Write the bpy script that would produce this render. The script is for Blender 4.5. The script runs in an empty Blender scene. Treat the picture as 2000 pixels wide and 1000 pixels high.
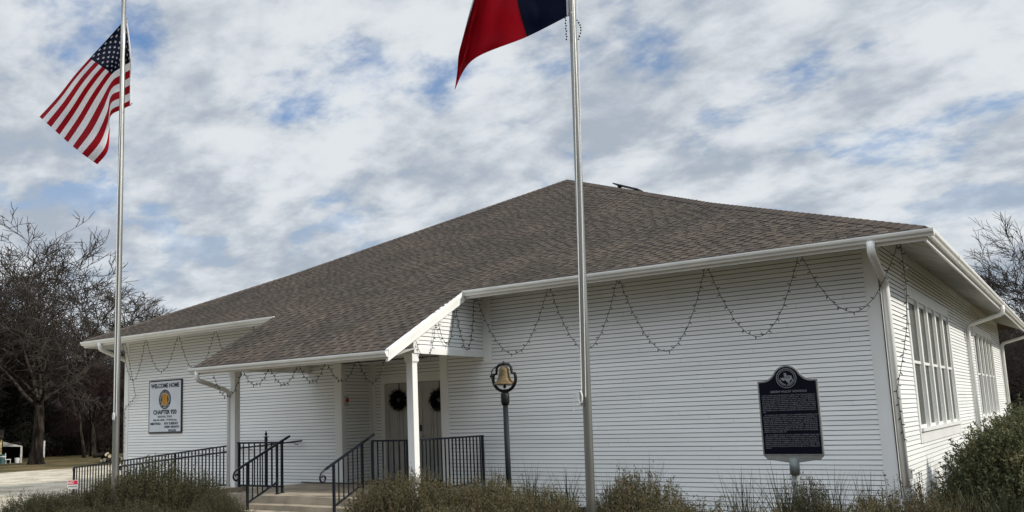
import bpy, math, random
import numpy as np
from mathutils import Vector, Matrix
random.seed(7); rng = np.random.default_rng(7)
R_ = math.radians
sc = bpy.context.scene
COL = sc.collection

# ------------------------------------------------------------------ camera
PP = (870.0, 560.0); FPX = 1720.07; EYE = Vector((0, 0, 1.65))
def _n(v): return v.normalized()
ax = -_n(Vector((-1525-PP[0], 895-PP[1], FPX)))
ay = Vector((2135-PP[0], 772-PP[1], FPX)); ay = _n(ay-ax*ax.dot(ay))
az = ax.cross(ay)
if az.y > 0: az = -az
# rows = world axes seen from the camera
M = Matrix((ax, ay, az))
right = M @ Vector((1, 0, 0)); up = M @ Vector((0, -1, 0)); back = M @ Vector((0, 0, -1))
cam_d = bpy.data.cameras.new("Camera"); cam = bpy.data.objects.new("Camera", cam_d); COL.objects.link(cam)
cam.matrix_world = Matrix(((right.x, up.x, back.x, EYE.x), (right.y, up.y, back.y, EYE.y), (right.z, up.z, back.z, EYE.z), (0, 0, 0, 1)))
cam_d.sensor_width = 36; cam_d.lens = 36*FPX/2000
cam_d.shift_x = (1000-PP[0])/2000; cam_d.shift_y = (PP[1]-500)/2000
cam_d.clip_end = 3000; cam_d.clip_start = .05
sc.camera = cam
def at(px, py, y):
    """world point on the plane Y=y seen in the given direction (used for surveying real positions)"""
    r = M @ Vector((px-PP[0], py-PP[1], FPX)); t = (y-EYE.y)/r.y
    return EYE + r*t
def at_ground(px, py, z=-.1):
    r = M @ Vector((px-PP[0], py-PP[1], FPX)); t = (z-EYE.z)/r.z
    return EYE + r*t

# ------------------------------------------------------------------ light
SUN_EL, SUN_AZ = R_(34), R_(11)          # azimuth measured from +X towards +Y
sd = Vector((math.cos(SUN_EL)*math.cos(SUN_AZ), math.cos(SUN_EL)*math.sin(SUN_AZ), math.sin(SUN_EL)))
sl = bpy.data.lights.new("Sun", 'SUN'); so = bpy.data.objects.new("Sun", sl); COL.objects.link(so)
sl.energy = 3.2; sl.angle = R_(3.0); sl.color = (1, .95, .86)
so.rotation_euler = sd.to_track_quat('Z', 'Y').to_euler()
sc.view_settings.view_transform = 'Standard'; sc.view_settings.look = 'None'
sc.view_settings.exposure = 0.22; sc.view_settings.gamma = 1

w = bpy.data.worlds.new("World"); sc.world = w; w.use_nodes = True
nt = w.node_tree; nt.nodes.clear()
def N(t, **k):
    n = nt.nodes.new(t)
    for a, b in k.items(): setattr(n, a, b)
    return n
def L(a, b): nt.links.new(a, b)
sky = N('ShaderNodeTexSky', sky_type='NISHITA', sun_disc=False, sun_elevation=SUN_EL, sun_rotation=math.pi/2-SUN_AZ)
tc = N('ShaderNodeTexCoord'); sep = N('ShaderNodeSeparateXYZ'); L(tc.outputs['Generated'], sep.inputs[0])
def Mt(op, a, b=None, c=None, clamp=False):
    n = N('ShaderNodeMath', operation=op, use_clamp=clamp)
    for i, v in enumerate((a, b, c)):
        if v is None: continue
        if isinstance(v, (int, float)): n.inputs[i].default_value = v
        else: L(v, n.inputs[i])
    return n.outputs[0]
zz = Mt('MAXIMUM', sep.outputs[2], 0.0); den = Mt('ADD', zz, 0.30)
cx = Mt('DIVIDE', sep.outputs[0], den); cy = Mt('DIVIDE', sep.outputs[1], den)
cmb = N('ShaderNodeCombineXYZ'); L(cx, cmb.inputs[0]); L(cy, cmb.inputs[1])
mp = N('ShaderNodeMapping'); L(cmb.outputs[0], mp.inputs[0]); mp.inputs['Location'].default_value = (2.2, 33.3, 0)
mp.inputs['Rotation'].default_value = (0, 0, R_(20)); mp.inputs['Scale'].default_value = (.95, 1.15, 1)
def noise(sc_, det, rough, dist=0.0, off=0.0):
    n = N('ShaderNodeTexNoise'); n.inputs['Scale'].default_value = sc_; n.inputs['Detail'].default_value = det
    n.inputs['Roughness'].default_value = rough; n.inputs['Distortion'].default_value = dist
    m2 = N('ShaderNodeMapping'); L(mp.outputs[0], m2.inputs[0]); m2.inputs['Location'].default_value = (off, off*.7, off*.3)
    L(m2.outputs[0], n.inputs[0]); return n.outputs[0]
def ramp(x, a, b, smooth=True):
    n = N('ShaderNodeMapRange'); n.interpolation_type = 'SMOOTHSTEP' if smooth else 'LINEAR'
    L(x, n.inputs[0]); n.inputs[1].default_value = a; n.inputs[2].default_value = b; return n.outputs[0]
n1 = noise(3.3, 8, .54, .1, 5.2); n2 = noise(7.5, 8, .58, .1, 11.3); n3 = noise(1.0, 3, .5, 0, 23.7)
cover = Mt('ADD', Mt('MULTIPLY', n1, .68), Mt('MULTIPLY', n2, .32))
mask = Mt('MULTIPLY_ADD', ramp(cover, .335, .485), .90, .07)
low = ramp(sep.outputs[2], .42, .12)                      # cloud deck closes up towards the horizon
mask = Mt('MAXIMUM', mask, Mt('MULTIPLY', low, .93))
shade = Mt('ADD', Mt('MULTIPLY', n2, .75), Mt('MULTIPLY', n3, .4))
shade = ramp(shade, .43, .72)
mixc = N('ShaderNodeMix', data_type='RGBA'); L(shade, mixc.inputs[0])
mixc.inputs[6].default_value = (.36, .405, .465, 1); mixc.inputs[7].default_value = (.66, .69, .715, 1)
# unseen sky behind the viewer and overhead, brightness added to light the front wall
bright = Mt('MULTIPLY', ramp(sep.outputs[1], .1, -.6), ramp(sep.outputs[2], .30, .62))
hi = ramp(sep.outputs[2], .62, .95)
lowb = Mt('MULTIPLY', ramp(sep.outputs[1], .1, -.5), ramp(sep.outputs[2], .38, .15))   # unseen low sky on that side, dimmed to keep the porch recess dark
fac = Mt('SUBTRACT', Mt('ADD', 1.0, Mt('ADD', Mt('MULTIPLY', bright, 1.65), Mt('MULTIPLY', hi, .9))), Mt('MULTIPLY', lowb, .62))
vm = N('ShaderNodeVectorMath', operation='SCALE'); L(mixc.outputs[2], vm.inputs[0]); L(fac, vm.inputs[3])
sk = N('ShaderNodeVectorMath', operation='SCALE'); L(sky.outputs[0], sk.inputs[0]); sk.inputs[3].default_value = .12
sk2 = N('ShaderNodeVectorMath', operation='MULTIPLY'); L(sk.outputs[0], sk2.inputs[0]); sk2.inputs[1].default_value = (.55, .80, 1.05)
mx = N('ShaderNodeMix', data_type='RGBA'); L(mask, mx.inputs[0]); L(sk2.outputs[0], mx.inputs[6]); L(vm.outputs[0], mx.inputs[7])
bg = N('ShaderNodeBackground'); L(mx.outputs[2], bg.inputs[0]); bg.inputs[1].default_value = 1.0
wo = N('ShaderNodeOutputWorld'); L(bg.outputs[0], wo.inputs[0])

# ------------------------------------------------------------------ materials
def mat(name, col, rough=.6, var=.12, scale=6, bump=0.0, bscale=60, metal=0, tint=False, col2=None, spec=.5, sx=(1, 1, 1), thr=(.35, .65), translucent=0):
    m = bpy.data.materials.new(name); m.use_nodes = True; t = m.node_tree; b = t.nodes['Principled BSDF']
    b.inputs['Roughness'].default_value = rough; b.inputs['Metallic'].default_value = metal
    b.inputs['Specular IOR Level'].default_value = spec
    tcn = t.nodes.new('ShaderNodeTexCoord'); mpn = t.nodes.new('ShaderNodeMapping'); mpn.inputs['Scale'].default_value = sx
    t.links.new(tcn.outputs['Object'], mpn.inputs[0])
    no = t.nodes.new('ShaderNodeTexNoise'); no.inputs['Scale'].default_value = scale; no.inputs['Detail'].default_value = 5
    t.links.new(mpn.outputs[0], no.inputs[0])
    mr = t.nodes.new('ShaderNodeMapRange'); t.links.new(no.outputs[0], mr.inputs[0]); mr.inputs[1].default_value = thr[0]; mr.inputs[2].default_value = thr[1]
    mix = t.nodes.new('ShaderNodeMix'); mix.data_type = 'RGBA'; t.links.new(mr.outputs[0], mix.inputs[0])
    c2 = col2 or tuple(c*(1-var) for c in col); c1 = col if col2 else tuple(min(1, c*(1+var*.5)) for c in col)
    mix.inputs[6].default_value = (*c1, 1); mix.inputs[7].default_value = (*c2, 1)
    out = mix.outputs[2]
    if tint:
        a = t.nodes.new('ShaderNodeAttribute'); a.attribute_name = 'tint'
        mm = t.nodes.new('ShaderNodeMix'); mm.data_type = 'RGBA'; mm.blend_type = 'MULTIPLY'; mm.inputs[0].default_value = 1
        t.links.new(out, mm.inputs[6]); t.links.new(a.outputs['Color'], mm.inputs[7]); out = mm.outputs[2]
    t.links.new(out, b.inputs['Base Color'])
    if bump:
        n2_ = t.nodes.new('ShaderNodeTexNoise'); n2_.inputs['Scale'].default_value = bscale; n2_.inputs['Detail'].default_value = 4
        t.links.new(mpn.outputs[0], n2_.inputs[0])
        bp = t.nodes.new('ShaderNodeBump'); bp.inputs['Strength'].default_value = bump; bp.inputs['Distance'].default_value = .02
        t.links.new(n2_.outputs[0], bp.inputs['Height']); t.links.new(bp.outputs[0], b.inputs['Normal'])
    if translucent:
        tr = t.nodes.new('ShaderNodeBsdfTranslucent'); t.links.new(out, tr.inputs[0])
        ms = t.nodes.new('ShaderNodeMixShader'); ms.inputs[0].default_value = translucent
        o = t.nodes['Material Output']; t.links.new(b.outputs[0], ms.inputs[1]); t.links.new(tr.outputs[0], ms.inputs[2]); t.links.new(ms.outputs[0], o.inputs[0])
    return m
MT = {}
MT['siding'] = mat('white_siding_paint', (.86, .87, .855), .5, .06, 1.3, .15, 40, tint=True, sx=(.3, .3, 3))
MT['groove'] = mat('shaded_siding_joint', (.25, .25, .24), .8, .3, 3)  # shade line between the boards, painted into the groove colour
MT['trim'] = mat('white_trim_paint', (.80, .80, .77), .45, .07, 2.0, .08, 30, sx=(1, 1, .4))
MT['gutter'] = mat('white_gutter_metal', (.80, .80, .76), .35, .08, 2.5, .03, 20)
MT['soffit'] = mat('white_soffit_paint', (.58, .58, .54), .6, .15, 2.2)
MT['shingle'] = mat('roof_shingle', (.130, .106, .090), .95, .25, .8, .9, 120, tint=True, col2=(.094, .081, .070), spec=.1)
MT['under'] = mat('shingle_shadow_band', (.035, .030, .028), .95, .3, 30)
MT['concrete'] = mat('aged_concrete', (.38, .32, .24), .9, .3, 2.2, .4, 60)
MT['iron'] = mat('dark_blue_black_iron', (.008, .011, .018), .42, .3, 20, spec=.3)
MT['alu'] = mat('brushed_flagpole_aluminium', (.30, .30, .28), .36, .25, 3, .05, 50, metal=.85, sx=(1, 1, .25))
MT['rope'] = mat('white_rope', (.8, .8, .78), .8, .1, 40)
MT['bronze'] = mat('weathered_bronze', (.17, .108, .030), .6, .4, 14, .25, 30, metal=.1, col2=(.07, .046, .018))
MT['castiron'] = mat('cast_iron', (.008, .008, .008), .5, .3, 20, spec=.3)
MT['postmetal'] = mat('grey_steel_post', (.008, .011, .014), .6, .2, 14, spec=.25)
MT['platerim'] = mat('cast_aluminium_rim', (.25, .25, .23), .5, .2, 14, .1, 60, metal=.2)
MT['plate'] = mat('marker_navy_enamel', (.002, .003, .010), .6, .3, 10, spec=.12)
MT['raised'] = mat('raised_letter_metal', (.24, .25, .27), .5, .2, 30, spec=.2)
MT['postgrey'] = mat('galvanised_post', (.17, .19, .185), .55, .2, 8)
MT['wire'] = mat('dark_green_cable', (.012, .018, .012), .6, .2, 30)
MT['bulb'] = mat('dark_bulb_socket', (.03, .035, .028), .4, .3, 30)
MT['door'] = mat('door_paint', (.43, .42, .385), .5, .08, 3)
MT['dark'] = mat('dark_metal', (.02, .018, .016), .4, .2, 10)
MT['steel'] = mat('satin_steel', (.45, .44, .42), .3, .1, 10, metal=.9)
MT['red'] = mat('red_alarm', (.35, .03, .02), .4, .1, 10)
MT['beige'] = mat('beige_plastic', (.5, .44, .36), .5, .1, 10)
MT['wreath'] = mat('dark_fir_needles', (.005, .008, .005), .8, .4, 30, spec=.1)
MT['fred'] = mat('flag_red', (.30, .003, .010), .8, .12, 3, .15, 300, translucent=.3, spec=.1)
MT['fwhite'] = mat('flag_white', (.72, .72, .74), .75, .08, 3, .15, 300, translucent=.35)
MT['fblue'] = mat('flag_blue', (.002, .004, .020), .8, .12, 3, .15, 300, translucent=.15, spec=.1)
MT['signwhite'] = mat('sign_white', (.62, .66, .70), .4, .06, 3)
MT['signblack'] = mat('sign_black', (.012, .012, .016), .5, .2, 10)
MT['signtext'] = mat('sign_navy_text', (.008, .012, .035), .5, .1, 10)
MT['yellow'] = mat('emblem_yellow', (.68, .42, .03), .5, .06, 10)
MT['orange'] = mat('emblem_orange_red', (.42, .10, .015), .5, .06, 10)
MT['signred'] = mat('sign_red', (.45, .02, .05), .5, .06, 10)
MT['bark'] = mat('grey_brown_bark', (.042, .034, .028), .95, .4, 5, 1.0, 9, col2=(.009, .007, .006), sx=(2, 2, .22), spec=.1, thr=(.42, .58))
MT['twig'] = mat('bare_twigs', (.060, .051, .045), .95, .35, 1.2, spec=.1)
MT['redtwig'] = mat('reddish_brush_twigs', (.055, .038, .036), .95, .4, .8, spec=.1)
def leafmat(name, a, b): return mat(name, a, .75, .3, 3.5, tint=True, col2=b, spec=.25, translucent=.12)
MT['olive'] = leafmat('olive_shrub_leaves', (.066, .062, .031), (.040, .041, .020))
MT['brown'] = leafmat('brownish_shrub_leaves', (.125, .106, .056), (.075, .068, .034))
MT['sage'] = leafmat('grey_green_sage_leaves', (.135, .138, .070), (.072, .080, .038))
MT['blade'] = leafmat('grass_blades', (.050, .052, .027), (.026, .030, .016))
MT['cedar'] = leafmat('dark_cedar_leaves', (.014, .017, .010), (.007, .009, .006))
MT['stem'] = mat('shrub_stems', (.05, .04, .03), .9, .3, 10)
MT['ywall'] = mat('pale_yellow_wall', (.50, .42, .20), .7, .15, 3)
MT['wwood'] = mat('weathered_white_wood', (.45, .44, .41), .8, .3, 3)
MT['blackhole'] = mat('dark_shed_interior', (.012, .011, .010), .95, .3, 3)
MT['teal'] = mat('teal_plastic', (.05, .12, .13), .5, .2, 5)
MT['wplastic'] = mat('white_plastic', (.6, .6, .58), .5, .1, 5)
MT['logend'] = mat('cut_log_end', (.42, .36, .26), .8, .2, 20)
mg = bpy.data.materials.new('window_glass'); mg.use_nodes = True; b = mg.node_tree.nodes['Principled BSDF']
b.inputs['Base Color'].default_value = (.085, .09, .08, 1); b.inputs['Roughness'].default_value = .22; b.inputs['IOR'].default_value = 1.12
_n1 = mg.node_tree.nodes.new('ShaderNodeTexNoise'); _n1.inputs['Scale'].default_value = 1.5
_b1 = mg.node_tree.nodes.new('ShaderNodeBump'); _b1.inputs['Strength'].default_value = .01
mg.node_tree.links.new(_n1.outputs[0], _b1.inputs['Height']); mg.node_tree.links.new(_b1.outputs[0], b.inputs['Normal']); MT['glass'] = mg

# ------------------------------------------------------------------ mesh builder
class MB:
    def __init__(s): s.v = []; s.f = []; s.m = []; s.t = []
    def quad(s, a, b, c, d, mi=0, t=(1, 1, 1)):
        i = len(s.v); s.v += [tuple(a), tuple(b), tuple(c), tuple(d)]; s.f.append((i, i+1, i+2, i+3)); s.m.append(mi); s.t.append(t)
    def face(s, pts, mi=0, t=(1, 1, 1)):
        i = len(s.v); s.v += [tuple(p) for p in pts]; s.f.append(tuple(range(i, i+len(pts)))); s.m.append(mi); s.t.append(t)
    def box(s, x0, x1, y0, y1, z0, z1, mi=0, t=(1, 1, 1)):
        s.obox(Vector(((x0+x1)/2, (y0+y1)/2, (z0+z1)/2)), Vector((1, 0, 0)), Vector((0, 1, 0)), Vector((0, 0, 1)), abs(x1-x0)/2, abs(y1-y0)/2, abs(z1-z0)/2, mi, t)
    def obox(s, c, a, b, d, ha, hb, hd, mi=0, t=(1, 1, 1)):
        i = len(s.v)
        for sa in (-1, 1):
            for sb in (-1, 1):
                for sd_ in (-1, 1): s.v.append(tuple(c+a*(ha*sa)+b*(hb*sb)+d*(hd*sd_)))
        for q in ((0, 1, 3, 2), (4, 6, 7, 5), (0, 4, 5, 1), (2, 3, 7, 6), (0, 2, 6, 4), (1, 5, 7, 3)):
            s.f.append(tuple(i+k for k in q)); s.m.append(mi); s.t.append(t)
    def bar(s, p, q, wd, ht, upv=(0, 0, 1), mi=0):
        p = Vector(p); q = Vector(q); d = (q-p); l = d.length; d.normalize(); u = Vector(upv); sx_ = d.cross(u)
        if sx_.length < 1e-4: u = Vector((0, 1, 0)); sx_ = d.cross(u)
        sx_.normalize(); u = sx_.cross(d); s.obox((p+q)/2, d, sx_, u, l/2, wd/2, ht/2, mi)
    def tube(s, pts, rad, n=8, cap=True, mi=0, t=(1, 1, 1)):
        pts = [Vector(p) for p in pts]; k = len(pts)
        rad = [rad]*k if isinstance(rad, (int, float)) else rad
        base = len(s.v); ref = None
        for i, p in enumerate(pts):
            d = (pts[min(i+1, k-1)]-pts[max(i-1, 0)]).normalized()
            if ref is None:
                ref = d.cross(Vector((0, 0, 1)))
                if ref.length < .1: ref = d.cross(Vector((0, 1, 0)))
            ref = (ref-d*ref.dot(d)).normalized(); o = d.cross(ref)
            for j in range(n):
                a = 2*math.pi*j/n; s.v.append(tuple(p+(ref*math.cos(a)+o*math.sin(a))*rad[i]))
        for i in range(k-1):
            for j in range(n):
                s.f.append((base+i*n+j, base+i*n+(j+1) % n, base+(i+1)*n+(j+1) % n, base+(i+1)*n+j)); s.m.append(mi); s.t.append(t)
        if cap:
            s.f.append(tuple(base+j for j in reversed(range(n)))); s.m.append(mi); s.t.append(t)
            s.f.append(tuple(base+(k-1)*n+j for j in range(n))); s.m.append(mi); s.t.append(t)
    def lathe(s, c, prof, n=20, mi=0):
        c = Vector(c); base = len(s.v); k = len(prof)
        for r, z in prof:
            for j in range(n):
                a = 2*math.pi*j/n; s.v.append((c.x+r*math.cos(a), c.y+r*math.sin(a), c.z+z))
        for i in range(k-1):
            for j in range(n):
                s.f.append((base+i*n+j, base+i*n+(j+1) % n, base+(i+1)*n+(j+1) % n, base+(i+1)*n+j)); s.m.append(mi); s.t.append((1, 1, 1))
    def prism(s, poly, y0, y1, mi=0):
        """polygon in XZ extruded along Y"""
        a = [(x, y0, z) for x, z in poly]; b2 = [(x, y1, z) for x, z in poly]; n = len(poly)
        s.face(a, mi); s.face(b2[::-1], mi)
        for i in range(n): s.quad(a[i], a[(i+1) % n], b2[(i+1) % n], b2[i], mi)
    def build(s, name, mats, parent=None, smooth=False, tint=False, origin=None):
        me = bpy.data.meshes.new(name); vv = s.v
        if origin is not None: vv = [(a-origin[0], b_-origin[1], c-origin[2]) for a, b_, c in s.v]
        me.from_pydata(vv, [], s.f)
        for m in (mats if isinstance(mats, (list, tuple)) else [mats]): me.materials.append(m)
        me.polygons.foreach_set('material_index', s.m)
        if smooth: me.polygons.foreach_set('use_smooth', [True]*len(s.f))
        if tint: face_tint(me, np.array(s.t, dtype=np.float32))
        me.update(); o = bpy.data.objects.new(name, me); COL.objects.link(o)
        if parent is not None:
            o.parent = parent
            if origin is None: o.location = tuple(-c for c in parent_loc(parent))
            else: o.location = tuple(a-b_ for a, b_ in zip(origin, parent_loc(parent)))
        elif origin is not None: o.location = origin
        return o
def parent_loc(o):
    l = Vector((0, 0, 0))
    while o is not None: l += o.location; o = o.parent
    return l
def face_tint(me, cols):
    n = np.empty(len(me.polygons), dtype=np.int32); me.polygons.foreach_get('loop_total', n)
    c = np.repeat(cols, n, axis=0); c = np.concatenate([c, np.ones((len(c), 1), dtype=np.float32)], axis=1)
    a = me.color_attributes.new('tint', 'FLOAT_COLOR', 'CORNER'); a.data.foreach_set('color', c.ravel())
def tag(o, label, cat, group=None, kind=None):
    o['label'] = label; o['category'] = cat
    if group: o['group'] = group
    if kind: o['kind'] = kind
    return o
def struct(o): o['kind'] = 'structure'; return o
def thing(name, loc, label, cat, group=None):
    o = bpy.data.objects.new(name, None); COL.objects.link(o); o.location = loc; o.empty_display_size = .2
    return tag(o, label, cat, group)
def plabel(o, label): o['label'] = label; return o
def textmesh(txt, size, mat_, name, parent, loc, rx=math.pi/2, rz=0, align='CENTER', ext=.003, width=None, bold=0.0, linesp=None):
    cu = bpy.data.curves.new(name+'_c', 'FONT'); cu.body = txt; cu.size = size; cu.align_x = align; cu.extrude = ext; cu.offset = bold; cu.resolution_u = 2
    if linesp: cu.space_line = linesp
    tmp = bpy.data.objects.new('tmp', cu); COL.objects.link(tmp); bpy.context.view_layer.update()
    dg = bpy.context.evaluated_depsgraph_get(); me = bpy.data.meshes.new_from_object(tmp.evaluated_get(dg)); bpy.data.objects.remove(tmp)
    me.name = name; me.materials.clear(); me.materials.append(mat_)
    o = bpy.data.objects.new(name, me); COL.objects.link(o); o.parent = parent; o.location = Vector(loc)-parent_loc(parent)
    o.rotation_euler = (rx, 0, rz)
    if width:
        xs = [v.co.x for v in me.vertices]; o.scale.x = width/(max(xs)-min(xs))
    return o

# ------------------------------------------------------------------ ground
GZ = -.1
def ground_mat(name, a, b_, s1, c=None, bumpd=.02, s2=90, bs=.8):
    m = bpy.data.materials.new(name); m.use_nodes = True; t = m.node_tree; b = t.nodes['Principled BSDF']; b.inputs['Roughness'].default_value = .95
    b.inputs['Specular IOR Level'].default_value = .2
    tcn = t.nodes.new('ShaderNodeTexCoord')
    n_ = t.nodes.new('ShaderNodeTexNoise'); n_.inputs['Scale'].default_value = s1; n_.inputs['Detail'].default_value = 8; t.links.new(tcn.outputs['Object'], n_.inputs[0])
    v_ = t.nodes.new('ShaderNodeTexNoise'); v_.inputs['Scale'].default_value = s2; v_.inputs['Detail'].default_value = 4; v_.inputs['Roughness'].default_value = .7; t.links.new(tcn.outputs['Object'], v_.inputs[0])
    ad = t.nodes.new('ShaderNodeMath'); ad.operation = 'MULTIPLY_ADD'; t.links.new(v_.outputs[0], ad.inputs[0]); ad.inputs[1].default_value = .8; t.links.new(n_.outputs[0], ad.inputs[2])
    cr = t.nodes.new('ShaderNodeValToRGB'); t.links.new(ad.outputs[0], cr.inputs[0]); cr.color_ramp.elements[0].position = .6; cr.color_ramp.elements[1].position = 1.15 if False else 1.0
    cr.color_ramp.elements[0].color = (*a, 1); cr.color_ramp.elements[1].color = (*b_, 1)
    if c: e = cr.color_ramp.elements.new(.85); e.color = (*c, 1)
    t.links.new(cr.outputs[0], b.inputs['Base Color'])
    bp = t.nodes.new('ShaderNodeBump'); bp.inputs['Strength'].default_value = bs; bp.inputs['Distance'].default_value = bumpd
    t.links.new(v_.outputs[0], bp.inputs['Height']); t.links.new(bp.outputs[0], b.inputs['Normal']); return m
g = MB(); g.quad((-900, -600, GZ), (900, -600, GZ), (900, 1200, GZ), (-900, 1200, GZ))
struct(g.build('ground', ground_mat('dry_grass_ground', (.038, .034, .013), (.16, .11, .055), .5, (.070, .066, .026), s2=7, bs=1, bumpd=.08)))
g = MB(); edge = [(-38.2+.35*math.sin(i*.9)+.25*math.sin(i*2.3), -40+i*2.5, GZ+.004) for i in range(50)]
g.face([(-17, -40, GZ+.004), (-17.0, 11.0, GZ+.004), (-22.4, 15, GZ+.004), (-22.4, 82.5, GZ+.004)] + edge[::-1])
struct(g.build('gravel_lot', ground_mat('pale_limestone_gravel', (.16, .14, .10), (.60, .54, .43), .9, (.42, .375, .29), s2=16, bs=1, bumpd=.05)))
g = MB(); g.face([(-19, 6.0, GZ+.008), (4, 6.0, GZ+.008), (4, 30, GZ+.008), (-2.6, 30, GZ+.008), (-2.6, 15.0, GZ+.008), (-10, 15, GZ+.008), (-10.6, 12.2, GZ+.008), (-11, 11, GZ+.008), (-13.7, 11, GZ+.008), (-14.2, 12.3, GZ+.008), (-19, 12.3, GZ+.008)])
struct(g.build('planting_bed', ground_mat('dark_mulch', (.020, .015, .010), (.075, .055, .038), 2, (.045, .034, .024), s2=30)))
g = MB(); g.box(-14.0, -10.9, 4, 11.2, GZ-.05, GZ+.03)
struct(g.build('path', MT['concrete']))

# ------------------------------------------------------------------ schoolhouse
XW, XL, YW = -2.52, -22.3, 15.08; YB = 37.1; PITCH = .0768
RX0, RX1, RYB = -13.94, -11.11, 16.15           # recessed entrance
H = thing('schoolhouse', ((XW+XL)/2, YW, GZ), 'long white clapboard schoolhouse with brown shingled hip roof and a covered front porch', 'building')
def siding(mb, o, u, nrm, length, z0, z1, holes=(), top=None, seed=0):
    """horizontal drop siding: o origin (x,y), u unit run, nrm outward"""
    rd = random.Random(seed); k = math.floor(z0/PITCH)
    ux, uy = u; nx, ny = nrm
    def P(s_, z, d): return (o[0]+ux*s_+nx*d, o[1]+uy*s_+ny*d, z)
    while k*PITCH < z1:
        za = max(z0, k*PITCH); zb = min(z1, (k+1)*PITCH); zm = (za+zb)/2; k += 1
        ivs = [(0, length)]
        if top: a, b_ = top(zm); ivs = [(max(0, a), min(length, b_))]
        for (h0, h1, hz0, hz1) in holes:
            if hz0 < zm < hz1:
                nv = []
                for a, b_ in ivs:
                    if a < h0: nv.append((a, min(b_, h0)))
                    if b_ > h1: nv.append((max(a, h1), b_))
                ivs = nv
        for a, b_ in ivs:
            if b_-a < .02: continue
            s0 = a
            while s0 < b_-.001:
                s1 = min(b_, s0+rd.uniform(3.2, 7.5))
                if b_-s1 < .4: s1 = b_
                t = rd.uniform(.955, 1.0); tt = (t, t, t*rd.uniform(.985, 1)); dz = rd.uniform(-.0012, .0012); dd = rd.uniform(0, .0015)
                zg = za+.0115+dz
                e = s1-.0025 if s1 < b_ else s1
                mb.quad(P(s0, zg, .014+dd), P(e, zg, .014+dd), P(e, zb+dz*.3, .007), P(s0, zb+dz*.3, .007), 0, tt)
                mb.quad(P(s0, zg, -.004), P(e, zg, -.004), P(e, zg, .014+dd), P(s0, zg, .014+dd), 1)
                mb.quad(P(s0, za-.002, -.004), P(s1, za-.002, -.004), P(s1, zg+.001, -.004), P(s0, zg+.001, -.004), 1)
                s0 = s1
WT = 4.34
mb = MB()
siding(mb, (XL, YW), (1, 0), (0, -1), RX0-XL, GZ, WT, seed=1)
siding(mb, (RX1, YW), (1, 0), (0, -1), XW-RX1, GZ, WT, seed=2)
siding(mb, (RX0, YW), (1, 0), (0, -1), RX1-RX0, 2.95, WT, seed=3)
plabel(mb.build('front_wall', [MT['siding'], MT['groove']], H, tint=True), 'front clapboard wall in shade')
WIN = [(17.55, 23.1), (28.45, 33.9)]; WZ0, WZ1 = 1.18, 3.52
mb = MB(); siding(mb, (XW, YW), (0, 1), (1, 0), YB-YW, GZ, WT, holes=[(a-YW-.02, b_-YW+.02, WZ0-.02, WZ1+.02) for a, b_ in WIN], seed=4)
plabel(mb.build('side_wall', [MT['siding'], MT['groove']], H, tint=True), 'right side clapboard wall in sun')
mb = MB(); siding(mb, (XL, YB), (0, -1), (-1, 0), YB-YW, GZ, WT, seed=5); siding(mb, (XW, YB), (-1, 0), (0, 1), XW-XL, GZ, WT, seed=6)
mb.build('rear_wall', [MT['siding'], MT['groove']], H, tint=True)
mb = MB(); siding(mb, (RX0, YW), (0, 1), (1, 0), RYB-YW, .2, 2.95, seed=7)
siding(mb, (RX1, RYB), (0, -1), (-1, 0), RYB-YW, .2, 2.95, seed=8)
siding(mb, (RX0, RYB), (1, 0), (0, -1), RX1-RX0, .2, 2.95, holes=[(.30, 2.52, .1, 2.54)], seed=9)
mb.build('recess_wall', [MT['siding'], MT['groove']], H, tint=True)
# trim boards
mb = MB(); P_ = .024
def vboard(x0, x1, z0=GZ, z1=WT): mb.box(x0, x1, YW-P_, YW+.02, z0, z1)
vboard(XL-P_, XL+.17); vboard(XW-.20, XW+P_); vboard(RX0-.21, RX0+.002, .2, 2.95); vboard(RX1-.002, RX1+.20, .2, 2.95)
mb.box(XW-.02, XW+P_, YW+.02, YW+.17, GZ, WT); mb.box(XW-.02, XW+P_, YB-.16, YB+.02, GZ, WT)
mb.box(RX0-.01, RX0+.012, YW+.001, YW+.10, .2, 2.95); mb.box(RX0-.01, RX0+.025, RYB-.12, RYB+.01, .2, 2.95); mb.box(RX0, RX0+.11, RYB-.025, RYB+.01, .2, 2.95)
mb.box(XW-.01, XW+.03, YW+.17, YB-.16, WT-.16, WT+.02)
mb.box(XL+.17, XW-.2, YW-.03, YW, 4.12, WT)
mb.box(-9.985, -9.79, YW-.03, YW, 2.74, 4.12)
mb.build('corner_board', MT['trim'], H)

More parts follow.
